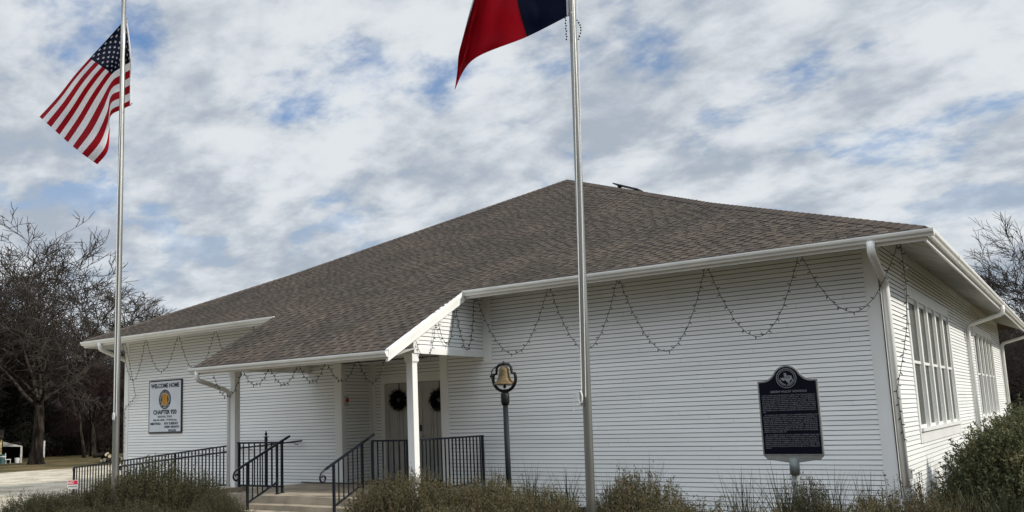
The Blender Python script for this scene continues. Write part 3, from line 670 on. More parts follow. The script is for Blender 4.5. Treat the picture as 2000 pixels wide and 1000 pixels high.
flagpole(-4.125, 8.0, -3.93, 9.3, 'tall metal flagpole right of centre carrying the red and blue flag', .047, .030, 1.80, False)

def cubic(vals, t):
    k = len(vals)-1; x = t*k; i = min(int(x), k-1); f = x-i
    p0 = vals[max(i-1, 0)]; p1 = vals[i]; p2 = vals[i+1]; p3 = vals[min(i+2, k)]
    return tuple(.5*((2*b)+(-a+c)*f+(2*a-5*b+4*c-d)*f*f+(-a+3*b-3*c+d)*f**3) for a, b, c, d in zip(p0, p1, p2, p3))
def flagpoint(rows, vs, u, v, y, ripple):
    cols = [cubic(r, u) for r in rows]
    # piecewise in v
    for i in range(len(vs)-1):
        if v <= vs[i+1]+1e-9: break
    t = (i+(v-vs[i])/(vs[i+1]-vs[i]))/(len(vs)-1)
    px, py = cubic(cols, t)
    return at(px, py, y+ripple(u, v))
def flag(name, label, rows, vs, y, ripple, nu, nv, matf, stars=None, star_rows=None):
    def F(u, v): return flagpoint(rows, vs, u, v, y, ripple)
    o0 = F(0, 0); t = thing(name, tuple(o0), label, 'flag', 'flags')
    m_ = MB(); m_.v = [tuple(F(i/nu, j/nv)) for j in range(nv+1) for i in range(nu+1)]
    for j in range(nv):
        for i in range(nu):
            a = j*(nu+1)+i; m_.f.append((a, a+1, a+nu+2, a+nu+1)); m_.m.append(matf((i+.5)/nu, (j+.5)/nv)); m_.t.append((1, 1, 1))
    o = m_.build('cloth', [MT['fred'], MT['fwhite'], MT['fblue']], t, smooth=True)
    m_ = MB(); m_.tube([F(0, k/12)+Vector((.01, -.005, 0)) for k in range(13)], .014, 6); m_.build('hoist_tape', MT['fwhite'], t)
    for k in (0.02, .98):
        m_ = MB(); p = F(0, k); m_.tube([p, p+Vector((.05, -.01, .01)), p+Vector((.07, -.01, -.01))], .008, 6); m_.build('snap_hook', MT['steel'], t)
    if stars:
        m_ = MB()
        for (su, sv, r_) in stars:
            ring = []
            for k in range(10):
                a = math.radians(90+36*k); rr = r_*(1 if k % 2 == 0 else .4)
                ring.append((su+math.cos(a)*rr*1.0, sv-math.sin(a)*rr*1.5))
            for side in (-1, 1):
                pts = [F(min(max(a_, 0), 1), min(max(b_, 0), 1)) for a_, b_ in ring]; c = F(su, sv)
                nrm = ((F(su+.01, sv)-c).cross(F(su, sv+.01)-c)).normalized()*.006*side
                for k in range(10): m_.face([c+nrm, pts[k]+nrm, pts[(k+1) % 10]+nrm])
        plabel(m_.build('star_field', MT['fwhite'], t), 'rows of white stars')
    return t
us_rows = [[(246, 36), (210, 76), (175, 114), (145, 148), (112, 190), (77, 228)],
           [(252, 80), (228, 98), (196, 128), (165, 165), (135, 210), (104, 252)],
           [(255, 121), (237, 132), (217, 147), (188, 190), (160, 238), (133, 278)],
           [(255, 165), (237, 176), (217, 188), (208, 222), (188, 265), (160, 300)],
           [(255, 206), (240, 213), (216, 227), (214, 262), (210, 296), (190, 321)]]
def us_m(u, v):
    s_ = int(v*13)
    if u < .4 and s_ < 7: return 2
    return 0 if s_ % 2 == 0 else 1
st = [( (c+1)*.4/12, (r+1)*(7/13)/10, .0155) for r in range(9) for c in range(11) if (r+c) % 2 == 0]
def rip(u, v): return .10+.10*math.sin(u*9+v*3)*u+.05*math.sin(v*11+u*3)-.10*u
flag('united_states_flag', 'red and white striped flag with white stars on blue, hanging from the left flagpole', us_rows, [0, .27, .54, .77, 1], 9.0, rip, 60, 52, us_m, st)
tx_rows = [[(1103, -270), (1010, -245), (985, -190), (915, 40)],
           [(1104, -120), (1000, -98), (945, -62), (897, 100)],
           [(1106, -42), (1008, -8), (934, 42), (893, 140)],
           [(1108, 32), (1029, 72), (925, 116), (888, 176)]]
def tx_m(u, v): return 2 if u < 1/3 else (1 if v < .5 else 0)
def rip2(u, v): return -.02+(.10*math.sin(u*10+v*2.5)+.035*math.sin(u*23-v*9)+.015*math.sin(v*31+u*12))*min(1, u*3)
ts = [(1/6, .5, .11)]
flag('texas_flag', 'red and dark blue flag on the right flagpole, cut by the photo edge', tx_rows, [0, .5, .75, 1], 8.0, rip2, 60, 48, tx_m, ts)
mb = MB(); rd = random.Random(3)
for k in range(9): mb.lathe((-4.055+.006*(k % 2), 7.93, 5.78-.03*k), [(.001, -.012), (.010, 0), (.001, .014)], 8)
for k in range(8): a = k/7*math.pi; mb.lathe((-3.925+.035*math.sin(a), 7.95, 5.72-.03*k), [(.001, -.012), (.010, 0), (.001, .014)], 8)
o = mb.build('bead_ring', MT['dark']); tag(o, 'dark beaded retainer ring looped round the right flagpole below the flag', 'retainer ring')

# ------------------------------------------------------------------ bell
BX, BY_ = -7.26, 11.5; bell_t = thing('farm_bell', (BX, BY_, GZ), 'bronze bell in a black iron yoke on a dark post beside the porch', 'bell')
mb = MB(); mb.tube([(BX, BY_, GZ), (BX+.0, BY_, 1.84)], [.045, .04], 16); mb.build('post', MT['postmetal'], bell_t, smooth=True)
cz = 2.20
mb = MB(); mb.lathe((BX, BY_, 1.80), [(.001, -.01), (.05, 0), (.066, .04), (.066, .16), (.05, .2), (.03, .21)], 16); mb.build('socket', MT['castiron'], bell_t, smooth=True)
mb = MB(); pts = []
for a in np.linspace(-205, 25, 25):
    r = math.radians(a); pts.append((BX+.205*math.cos(r), BY_, cz-.0+.19*math.sin(r)))
mb.tube(pts, .025, 8); mb.build('cradle', MT['castiron'], bell_t, smooth=True)
mb = MB(); pts = [(BX-.20, BY_, cz+.075), (BX-.14, BY_, cz+.08), (BX-.13, BY_, cz+.17), (BX-.09, BY_, cz+.215), (BX, BY_, cz+.225), (BX+.09, BY_, cz+.215), (BX+.13, BY_, cz+.17), (BX+.14, BY_, cz+.08), (BX+.20, BY_, cz+.075)]
mb.tube(pts, .021, 8); mb.tube([(BX-.2, BY_, cz+.075), (BX-.25, BY_, cz+.04)], .02, 8); mb.tube([(BX-.25, BY_, cz+.04), (BX-.21, BY_, cz+.15), (BX-.13, BY_, cz+.2)], .008, 6); mb.tube([(BX, BY_, cz+.2), (BX, BY_, cz+.27)], .012, 8); mb.build('yoke', MT['castiron'], bell_t, smooth=True)
mb = MB(); mb.lathe((BX, BY_, cz-.09), [(.15, 0), (.165, .0), (.162, .015), (.125, .05), (.098, .10), (.082, .17), (.078, .23), (.06, .262), (.03, .275), (.001, .278)], 28); mb.build('bell', MT['bronze'], bell_t, smooth=True)
mb = MB(); mb.lathe((BX, BY_, cz-.12), [(.001, -.03), (.022, -.015), (.026, 0), (.015, .02), (.006, .05)], 12); mb.build('clapper', MT['castiron'], bell_t, smooth=True)

# ------------------------------------------------------------------ historical marker
KX, KY = -2.945, 11.0; mk = thing('historical_marker', (KX, KY, GZ), 'dark metal historical marker plate with raised text and state seal on a grey post', 'marker sign')
W2 = .347; Zb, Zs = 1.065, 1.95
def outline(ins):
    w_ = W2-ins; pts = [(-w_, Zb+ins), (w_, Zb+ins), (w_, Zs-ins)]
    cr = .165-ins; c0 = 1.962; a0 = 28                    # crown arc, then a concave sweep down to the shoulder
    ex, ez_ = cr*math.cos(math.radians(a0)), c0+cr*math.sin(math.radians(a0)); sx0, sz0 = w_-.05, Zs-ins
    sweep = []
    for t in np.linspace(0, 1, 9):
        cx0, cz0 = ex+.055, sz0+.005
        sweep.append((sx0*(1-t)**2+2*cx0*t*(1-t)+ex*t*t, sz0*(1-t)**2+2*cz0*t*(1-t)+ez_*t*t))
    pts += sweep
    pts += [(cr*math.cos(math.radians(a)), c0+cr*math.sin(math.radians(a))) for a in np.linspace(a0+6, 174-a0, 15)]
    pts += [(-x, z) for x, z in sweep[::-1]] + [(-w_, Zs-ins)]
    return [(KX+x, z) for x, z in pts]
mb = MB(); mb.prism(outline(0), KY-.02, KY+.02); mb.build('rim', MT['platerim'], mk)
mb = MB(); mb.prism(outline(.017), KY-.024, KY-.0); pl = mb.build('plate', MT['plate'], mk)
mb = MB(); mb.prism([(KX-W2, Zb-.001), (KX+W2, Zb-.001), (KX+.30, Zb-.05), (KX+.06, Zb-.085), (KX-.06, Zb-.085), (KX-.30, Zb-.05)], KY-.016, KY+.016); mb.build('bracket', MT['platerim'], mk)
mb = MB(); mb.tube([(KX, KY, GZ), (KX, KY, .9)], .045, 16); mb.tube([(KX, KY, .84), (KX, KY, 1.03)], .058, 16); mb.build('post', MT['postgrey'], mk, smooth=True)
yf = KY-.0265
mb = MB()
for rr, w_ in ((.118, .006), (.096, .005)):
    n = 48
    for k in range(n):
        a, b2 = 2*math.pi*k/n, 2*math.pi*(k+1)/n; c = (KX, 1.975)
        mb.quad(*[(c[0]+r*math.cos(t), yf, c[1]+r*math.sin(t)) for r, t in ((rr, a), (rr, b2), (rr-w_, b2), (rr-w_, a))])
tx = [(-.28, .6), (.05, .6), (.05, .27), (.72, .22), (.78, 0), (.82, -.22), (.45, -.52), (.38, -.95), (.12, -.72), (-.12, -.42), (-.3, -.38), (-.42, -.52), (-.62, -.32), (-.85, -.08), (-.28, -.05)]
mb.face([(KX+x*.085, yf-.001, 1.985+z*.085) for x, z in tx])
for sg in (-1, 1):
    for k in range(9):
        a = math.radians(-90+sg*(12+k*8)); c = (KX+.078*math.cos(a), 1.975+.078*math.sin(a)); mb.quad((c[0]-.007, yf, c[1]-.004), (c[0]+.007, yf, c[1]-.004), (c[0]+.007, yf, c[1]+.004), (c[0]-.007, yf, c[1]+.004))
mb.build('state_seal', MT['raised'], mk)
textmesh('TEXAS', .030, MT['plate'], 'seal_lettering', mk, (KX+.005, yf-.002, 1.975), ext=.001)
def ring_text(txt, r, size, cx_, cz_, a0, a1, mat_, parent, y, name):
    n = len(txt)
    for i, ch in enumerate(txt):
        if ch == ' ': continue
        a = math.radians(a0+(a1-a0)*i/(n-1)); o = textmesh(ch, size, mat_, name, parent, (cx_+r*math.cos(a), y, cz_+r*math.sin(a)), ext=.0008)
        o.rotation_euler = (math.pi/2, (math.pi/2-a) if a0 > a1 else -(a+math.pi/2), 0)
ring_text('TEXAS HISTORICAL COMMISSION', .1005, .017, KX, 1.975, 205, -25, MT['raised'], mk, yf, 'seal_lettering')
textmesh('GREEN VALLEY SCHOOLS', .036, MT['raised'], 'title_lettering', mk, (KX+.01, yf, 1.805), width=.42)
paras = [["CATTLE FARMLAND AND PLENTIFUL GAME ATTRACTED SETTLERS TO", "THIS PART OF DENTON COUNTY ABOUT 1870.  THE COMMUNITY", "THAT DEVELOPED EVENTUALLY WAS CALLED TOLL TOWN BECAUSE", "OF TOLL ROADS THAT INTERSECTED AT THIS POINT.  SCHOOL", "TEACHER HENRY CLAY WILMOTH SUGGESTED THE NAME CHANGE", "TO GREEN VALLEY. THE POST OFFICE OPENED IN 1874, AND THERE", "WERE SEVERAL STORES AND A BLACKSMITH SHOP IN THE", "COMMUNITY WHEN THE FIRST RECORDED SUBSCRIPTION SCHOOL", "FOR GREEN VALLEY CHILDREN BEGAN IN A VACANT FARMHOUSE IN", "1875."],
         ["   ALTHOUGH THE COMMUNITY LOST A NUMBER OF RESIDENTS AND", "BUSINESSES WHEN THE TEXAS AND PACIFIC RAILROAD BYPASSED IT", "IN 1881, THE GREEN VALLEY PUBLIC SCHOOL DISTRICT WAS", "ORGANIZED AS DISTRICT NO. 28 IN 1884. LOCAL CARPENTERS SAM", "GROSS AND JAMES HART BUILT A TWO-ROOM SCHOOLHOUSE, IN", "WHICH LIZZIE WHEATON WAS THE FIRST TEACHER.  THAT BUILDING", "BURNED IN 1916, AND IT WAS REPLACED THAT YEAR BY A SITE", "ABOUT TWO-AND-HALF NORTH OF THE FIRST SCHOOLHOUSE.", "GREEN VALLEY'S FAME SPREAD, A NEW FOUR-ROOM BUILDING", "SERVED STUDENTS UNTIL 1919."],
         ["   BY 1919 GREEN VALLEY SCHOOL DISTRICT OFFERED ONLY FIRST", "THROUGH NINTH GRADES; ITS STUDENTS TRAVELED TO DENTON TO", "COMPLETE THEIR EDUCATION.  BY THE TIME GREEN VALLEY SCHOOL", "CLOSED IN 1950, WITH FLORENCE COOPER AS THE LAST TEACHER, IT", "HAD PROVIDED FINE ACADEMIC AND ATHLETIC OPPORTUNITIES FOR", "SEVERAL GENERATIONS OF STUDENTS IN THIS RURAL AREA.  THE", "1919 SCHOOL BUILDING CONTINUES IN USE AS A COMMUNITY", "CENTER."]]
zt_ = 1.768
for pa in paras:
    for ln in pa:
        wd = None if len(ln) < 40 else .615
        textmesh(ln, .0185, MT['raised'], 'text_line', mk, (KX-.307 if wd is None else KX-.307, yf, zt_), align='LEFT', width=wd, ext=.0006); zt_ -= .0222
    zt_ -= .012

# ------------------------------------------------------------------ white wall sign
SX0, SX1, SZ0, SZ1, SY = -21.13, -19.70, 1.475, 2.905, YW-.03
sg_ = thing('welcome_sign', ((SX0+SX1)/2, SY, SZ0), 'white rectangular welcome sign with black border and round yellow emblem on the left clapboard wall', 'sign')
mb = MB(); mb.box(SX0, SX1, SY-.02, SY+.02, SZ0, SZ1); mb.build('frame', MT['signblack'], sg_)
mb = MB(); mb.box(SX0+.035, SX1-.035, SY-.023, SY, SZ0+.035, SZ1-.035); mb.build('panel', MT['signwhite'], sg_)
cxs = (SX0+SX1)/2; ys = SY-.0245
def stxt(s_, x, z, size, width=None, b=.004, al='CENTER'): return textmesh(s_, size, MT['signtext'], 'lettering', sg_, (x, ys, z), width=width, bold=b, ext=.001, align=al)
stxt('WELCOME HOME', cxs, 2.70, .16, 1.24, .007); stxt('CHAPTER 920', cxs, 1.985, .155, 1.02, .007)
stxt('DENTON, TEXAS', cxs, 1.89, .075, .62, .002); stxt('940-381-0028 - VVA920.org', cxs, 1.80, .075, 1.02, .002)
stxt('MEETING:', cxs-.40, 1.70, .085, .46, .004); stxt('4TH TUESDAY', cxs+.28, 1.70, .085, .62, .004); stxt('EVERY MONTH', cxs+.31, 1.61, .08, .62, .004); stxt('NOON', cxs+.33, 1.515, .085, .32, .004)
def disc(r0, r1, cz_, y, m, name, sx=1.0):
    q = MB(); n = 40
    for k in range(n):
        a, b2 = 2*math.pi*k/n, 2*math.pi*(k+1)/n
        q.quad(*[(cxs+sx*r*math.cos(t), y, cz_+r*math.sin(t)) for r, t in ((r1, a), (r1, b2), (r0, b2), (r0, a))])
    return q.build(name, m, sg_)
ez = 2.38
disc(0, .265, ez, ys, MT['signblack'], 'emblem_ring'); disc(.17, .18, ez, ys-.002, MT['signwhite'], 'emblem_line'); disc(0, .165, ez, ys-.002, MT['yellow'], 'emblem_disc')
mb = MB()
for k, ww in ((-.055, .014), (0, .018), (.055, .014)): mb.box(cxs+k-ww, cxs+k+ww, ys-.005, ys-.003, ez-.155, ez+.155)
mb.build('emblem_stripes', MT['orange'], sg_)
mb = MB(); 
for sgn in (-1, 1):
    mb = MB(); mb.face([(cxs+sgn*.10, ys-.0045, ez-.13), (cxs+sgn*.165, ys-.0045, ez-.02), (cxs+sgn*.165, ys-.0045, ez+.02), (cxs+sgn*.10, ys-.0045, ez+.13)]); mb.build('emblem_side', MT['signblack'], sg_)
ring_text('VIETNAM VETERANS', .195, .062, cxs, ez, 195, -15, MT['signwhite'], sg_, ys-.002, 'emblem_lettering')
ring_text('OF AMERICA', .242, .062, cxs, ez, 220, 320, MT['signwhite'], sg_, ys-.002, 'emblem_lettering')

# small red and white yard sign
p = at(142, 946, 12.2); ysn = thing('yard_sign', (p.x, p.y, GZ), 'small red and white yard sign standing in the gravel at the ramp foot', 'sign')
mb = MB(); mb.box(p.x-.125, p.x+.125, p.y-.004, p.y+.004, p.z-.11, p.z+.10); mb.build('panel', MT['wplastic'], ysn)
mb = MB(); mb.box(p.x-.112, p.x+.112, p.y-.007, p.y-.004, p.z-.005, p.z+.09); mb.build('band', MT['signred'], ysn)
textmesh('NO', .085, MT['wplastic'], 'lettering', ysn, (p.x-.045, p.y-.009, p.z+.012), ext=.001, bold=.002)
textmesh('PARKING', .05, MT['signblack'], 'lettering', ysn, (p.x, p.y-.007, p.z-.065), ext=.001, width=.19)
mb = MB()
for sx_ in (-.07, .07): mb.tube([(p.x+sx_, p.y+.01, GZ), (p.x+sx_, p.y+.01, p.z)], .005, 6)
mb.build('stake', MT['dark'], ysn)

ysn.rotation_euler[2] = R_(50)
# ------------------------------------------------------------------ strings of lights
def bulbmesh():
    q = MB(); q.lathe((0, 0, 0), [(.001, 0), (.0085, .002), (.0095, .02), (.006, .024), (.0075, .034), (.004, .046), (.001, .05)], 6)
    me = bpy.data.meshes.new('bulb'); me.from_pydata([(a*1.15, b_*1.15, c*1.15) for a, b_, c in q.v], [], q.f); me.materials.append(MT['bulb']); return me
BULB = bulbmesh()
def swag(p, q, lowz, n=22, pw=2.0, bias=0.0):
    p = Vector(p); q = Vector(q); out = []
    for i in range(n+1):
        t = i/n; c = p.lerp(q, t); top = c.z; u = abs(2*t-1)**pw; ez_ = (p.z if t < .5 else q.z)
        c.z = lowz+(ez_-lowz)*u; c.x += random.uniform(-.006, .006); c.z += random.uniform(-.006, .006); out.append(c)
    return out
def light_string(pts, label, spacing=.115):
    o0 = pts[0]; t = thing('light_string', tuple(o0), label, 'string lights', 'strings of unlit lights hung in loops')
    m_ = MB(); m_.tube(pts, .005, 5); m_.build('wire', MT['wire'], t)
    # bulbs
    segs = [(pts[i+1]-pts[i]).length for i in range(len(pts)-1)]; tot = sum(segs); n = min(98, int(tot/spacing)); sp = tot/n
    d = sp/2; i = 0; acc = 0; rd = random.Random(int(tot*100)); c = 0
    while c < n and i < len(segs):
        if acc+segs[i] >= d:
            f = (d-acc)/segs[i]; pos = pts[i].lerp(pts[i+1], f); tan = (pts[i+1]-pts[i]).normalized()
            side = tan.cross(Vector((0, 1, 0))).normalized()*(1 if c % 2 else -1)
            dr = (side+Vector((rd.uniform(-.4, .4), rd.uniform(-.5, .5), rd.uniform(-.9, .1)))).normalized()
            b = bpy.data.objects.new('bulb', BULB); COL.objects.link(b); b.parent = t; b.location = pos-o0; b.rotation_euler = dr.to_track_quat('Z', 'Y').to_euler()
            d += sp; c += 1
        else: acc += segs[i]; i += 1
    return t
SYG = 14.2; g_ = .02
pk = [(-9.62, 4.0), (-7.96, 4.0), (-6.56, 4.0), (-4.96, 4.01), (-3.47, 4.0), (-2.06, 3.97)]; lo = [2.77, 2.74, 2.61, 2.73, 2.99]
def chain(idx):
    out = []
    for i in idx:
        a, b2 = pk[i], pk[i+1]; out += swag((a[0]+g_, 14.30, a[1]-.02), (b2[0]-g_, 14.30, b2[1]-.02), lo[i]+.02, 24, 1.9)
    return out
light_string(chain([0, 1]), 'unlit light string in two deep loops on the wall above the bell')
light_string(chain([2]), 'unlit light string in one deep loop just right of the right flagpole', .1)
light_string(chain([3, 4]), 'unlit light string in two loops above the historical marker, ending at the right corner')
light_string([Vector(v) for v in [(-2.04, 14.3, 3.96), (-2.05, 14.45, 3.3), (-2.12, 14.6, 2.75), (-2.25, 14.8, 2.3), (-2.36, 14.98, 2.0), (-2.42, 15.03, 1.8), (-2.40, 15.03, 1.35), (-2.385, 15.03, 1.05)]], 'unlit light string trailing down the right front corner beside the downspout', .1)
lk = [(-21.35, 3.98), (-20.28, 3.99), (-18.9, 3.98), (-17.44, 3.98), (-16.0, 3.98)]; ll = [2.90, 3.07, 3.0, 3.05]
pts = []
for i in range(4): pts += swag((lk[i][0]+g_, 14.30, lk[i][1]), (lk[i+1][0]-g_, 14.30, lk[i+1][1]), ll[i], 20, 1.9)
light_string(pts, 'unlit light string in loops under the left eave above the white sign', .13)
light_string([Vector(v) for v in [(-21.35, 14.4, 3.98), (-21.5, 14.7, 3.2), (-21.7, 15.0, 2.5), (-22.25, 15.03, 2.2), (-22.27, 15.03, 1.2), (-22.28, 15.03, .6)]], 'unlit light string running down the left front corner board')
kk = [(-14.62, 2.66), (-13.72, 2.70), (-12.93, 2.71), (-12.14, 2.72), (-11.41, 2.73), (-10.64, 2.74), (-9.95, 2.76)]; kl = [2.2, 2.40, 2.37, 2.38, 2.36, 2.30]
pts = []
for i in range(6): pts += swag((kk[i][0]+g_, 11.93, kk[i][1]), (kk[i+1][0]-g_, 11.93, kk[i+1][1]), kl[i], 18, 2.0)
light_string(pts, 'unlit light string in small loops along the porch gutter', .09)
gp = [(12.70, 3.12), (13.42, 3.50), (14.05, 3.78), (14.75, 4.0)]; gl = [2.72, 3.04, 2.96]
pts = []
for i in range(3): pts += swag((-9.935, gp[i][0]+g_, gp[i][1]), (-9.935, gp[i+1][0]-g_, gp[i+1][1]), gl[i], 18, 2.0)
light_string(pts, 'unlit light string in loops on the sunlit gable end of the porch', .1)

# ------------------------------------------------------------------ plants
def leaf_mesh(name, P, D, Lh, Wd, tints, mat_, extra=None, curve=None):
    """rhombic leaves: P base, D unit direction, Lh length, Wd width"""
    n = len(P); r = rng.normal(size=(n, 3)); S = np.cross(D, r); S /= np.linalg.norm(S, axis=1)[:, None]
    a = P; c = P+D*Lh[:, None]; mid = P+D*(Lh*.5)[:, None]; b_ = mid+S*(Wd/2)[:, None]; d = mid-S*(Wd/2)[:, None]
    V = np.stack([a, b_, c, d], 1).reshape(-1, 3).astype(np.float32)
    me = bpy.data.meshes.new(name); me.vertices.add(4*n); me.vertices.foreach_set('co', V.ravel())
    me.loops.add(4*n); me.loops.foreach_set('vertex_index', np.arange(4*n, dtype=np.int32)); me.polygons.add(n)
    me.polygons.foreach_set('loop_start', np.arange(0, 4*n, 4, dtype=np.int32)); me.polygons.foreach_set('loop_total', np.full(n, 4, dtype=np.int32))
    me.materials.append(mat_); me.update(calc_edges=True)
    face_tint(me, tints.astype(np.float32)); return me
def shrub_mesh(w_, d_, h_, shoots, per, ll, lw, mat_, seed, upright=.6, spread=.5, fuzz=.12):
    rs_ = np.random.default_rng(seed)
    th = rs_.uniform(0, 2*np.pi, shoots); el = np.arccos(rs_.uniform(0.0, 1, shoots)); rad = rs_.uniform(.72, 1.0, shoots)
    lump = 1+.10*np.sin(th*3+seed)+.08*np.sin(th*5+el*4+seed*2)+rs_.normal(0, fuzz, shoots)*.6
    tip = np.stack([np.cos(th)*np.sin(el)*w_/2*rad*lump, np.sin(th)*np.sin(el)*d_/2*rad*lump, np.cos(el)*h_*rad*lump*.9+.08], 1)
    base = tip*np.array([spread, spread, 0])[None]*rs_.uniform(.3, 1, (shoots, 1)); base[:, 2] = 0
    dr = tip-base; dr /= np.linalg.norm(dr, axis=1)[:, None]; dr = dr*(1-upright)+np.array([0, 0, 1])*upright+rs_.normal(0, .16, (shoots, 3)); dr /= np.linalg.norm(dr, axis=1)[:, None]
    sl3 = rs_.uniform(.14, .30, shoots)*min(1, h_/.8+.2)
    t = rs_.uniform(0, 1, (shoots, per)); P = tip[:, None, :]+dr[:, None, :]*(t*sl3[:, None])[:, :, None]-dr[:, None, :]*(sl3[:, None, None]*.6)
    P += rs_.normal(0, .006, P.shape)
    D = dr[:, None, :]*.55+rs_.normal(0, .55, P.shape); D /= np.linalg.norm(D, axis=2)[:, :, None]
    j = rs_.uniform(.7, 1.3, (shoots, 1))*rs_.uniform(.75, 1.25, (shoots, per)); hue = rs_.uniform(.9, 1.15, (shoots, 1))
    T = np.stack([j*hue, j, j*.95], 2)
    P = P.reshape(-1, 3); D = D.reshape(-1, 3); n = len(P)
    P[:, 2] = np.maximum(P[:, 2], .01)
    leaves = leaf_mesh('foliage', P, D, rs_.uniform(.6, 1.3, n)*ll, rs_.uniform(.6, 1.3, n)*lw, T.reshape(-1, 3), mat_)
    q = MB(); k = min(shoots, 160)
    for i in range(k): q.tube([tuple(base[i]*.6), tuple(base[i]*.3+tip[i]*.7), tuple(tip[i]+dr[i]*sl3[i]*.3)], [.007, .004, .002], 3, False)
    sm = bpy.data.meshes.new('stems'); sm.from_pydata(q.v, [], q.f); sm.materials.append(MT['stem'])
    return leaves, sm
SH = [shrub_mesh(1.3, 1.2, .62, 1300, 26, .030, .0085, MT['olive'], 1), shrub_mesh(1.3, 1.2, .62, 1300, 26, .028, .008, MT['olive'], 2, .5),
      shrub_mesh(1.3, 1.2, .62, 1300, 26, .028, .0085, MT['brown'], 3), shrub_mesh(1.3, 1.2, .62, 1300, 26, .030, .008, MT['brown'], 4, .5)]
def plant(name, meshes, x, y, s, sz, rz, label, cat, group):
    o = thing(name, (x, y, GZ), label, cat, group); o.scale = (s, s, sz); o.rotation_euler[2] = rz; o['kind'] = 'thing'
    for me in meshes: c = bpy.data.objects.new(me.name, me); COL.objects.link(c); c.parent = o
    return o
BL = 'low twiggy shrubs in the front bed'
def gx(px, y): return at(px, 950, y).x
shr = [  # px, y, mesh, scale, zscale, label
 (75, 9.6, 1, 1.0, .72, 'lowest dark green shrub at the far left end of the front bed, by the gravel'),
 (150, 10.0, 0, 1.0, .74, 'dark green shrub in front of the small red yard sign'),
 (160, 8.3, 1, .95, .70, 'low dark shrub along the bottom edge left of the left flagpole'),
 (235, 10.6, 1, 1.1, 1.18, 'dark green shrub around the foot of the left flagpole'),
 (300, 9.6, 0, 1.2, 1.50, 'tallest dark green shrub, just right of the left flagpole'),
 (275, 8.0, 0, 1.0, .85, 'low dark shrub at the bottom edge right of the left flagpole'),
 (375, 10.3, 1, 1.0, 1.15, 'dark green shrub in front of the ramp railing'),
 (365, 8.5, 0, .8, .72, 'small dark shrub at the bottom edge in front of the ramp'),
 (425, 9.9, 0, .72, .78, 'small dark shrub left of the porch plinth'),
 (740, 10.5, 2, .85, 1.05, 'brown green shrub just right of the porch steps'),
 (800, 10.8, 3, 1.0, 1.22, 'brown green shrub hiding the foot of the right porch post'),
 (760, 9.3, 3, .75, .62, 'small brown shrub at the bottom edge right of the steps'),
 (880, 10.9, 2, 1.0, 1.05, 'brown green shrub in front of the railing by the gable end'),
 (860, 9.2, 3, 1.0, .80, 'low brown shrub at the bottom edge below the right porch railing'),
 (965, 10.7, 3, 1.0, 1.12, 'brown green shrub around the foot of the bell post'),
 (985, 9.0, 2, .95, .72, 'low brown shrub at the bottom edge below the bell'),
 (1055, 10.2, 2, 1.0, 1.02, 'brown shrub between the bell post and the right flagpole'),
 (1095, 9.0, 3, .8, .68, 'small brown shrub at the bottom edge left of the right flagpole'),
 (1245, 10.5, 3, .95, 1.25, 'rounded shrub right of the right flagpole against the clapboards'),
 (1330, 10.0, 2, 1.0, .95, 'brown shrub halfway between the right flagpole and the marker'),
 (1250, 8.7, 2, .9, .66, 'low brown shrub at the bottom edge right of the right flagpole'),
 (1400, 9.0, 3, .9, .70, 'low brown shrub at the bottom edge left of the marker'),
 (1500, 9.6, 2, .7, .90, 'small brown shrub at the left side of the marker post'),
 (1575, 10.0, 0, .52, 1.25, 'upright dark shrub in front of the marker post'),
 (1625, 9.9, 3, .85, .92, 'brown shrub right of the marker post'),
 (1715, 10.4, 2, .9, 1.0, 'brown shrub near the right front corner of the building'),
 (1600, 8.4, 3, .9, .62, 'low brown shrub at the bottom edge below the marker'),
 (1735, 9.0, 2, .9, .74, 'brown shrub at the bottom edge below the corner downspout'),
 (1825, 10.6, 3, .62, 1.0, 'small reddish brown shrub right of the corner downspout')]
for i, (px, y, m_, s, sz, lab) in enumerate(shr):
    plant('shrub', SH[m_], gx(px, y), y, s*1.16, sz*1.10, i*1.7, lab, 'shrub', BL)
# large sage bushes by the side wall
SG = [shrub_mesh(2.3, 2.3, 1.42, 3400, 24, .042, .020, MT['sage'], 8, .45, .5, .10), shrub_mesh(2.3, 2.3, 1.42, 3400, 24, .040, .020, MT['sage'], 9, .45, .5, .10)]
for i, (x, y, s, sz, lab) in enumerate([(-.80, 15.6, 1.12, 1.06, 'large grey green bush nearest the camera by the right side wall'), (-.75, 18.4, 1.12, 1.06, 'large grey green bush below the nearer side windows'), (-.75, 21.0, 1.15, 1.08, 'third grey green bush along the right side wall'),
                                        (-.8, 24.0, 1.1, .98, 'fourth grey green bush along the right side wall'), (-.8, 27.2, 1.1, .98, 'farthest grey green bush along the right side wall'), (1.1, 17.2, 1.1, 1.05, 'grey green bush at the right edge, away from the wall')]):
    plant('sage_bush', SG[i % 2], x, y, s, sz, i*2.1, lab, 'bush', 'grey green bushes beside the building')
# sparse twiggy plant at the corner
tw = shrub_mesh(.55, .5, .75, 70, 26, .026, .012, MT['brown'], 15, .7, .3, .2)
plant('twiggy_plant', tw, gx(1735, 12), 12.0, 1, 1.0, 0, 'sparse leafy sprig standing against the right front corner board', 'plant', None)
tw2 = shrub_mesh(.4, .4, .8, 130, 26, .026, .012, MT['brown'], 16, .7, .3, .2)
plant('twiggy_plant', tw2, gx(1800, 12.6), 12.6, 1, 1.0, 0, 'narrow upright sprig right of the corner downspout against the side wall', 'plant', None)
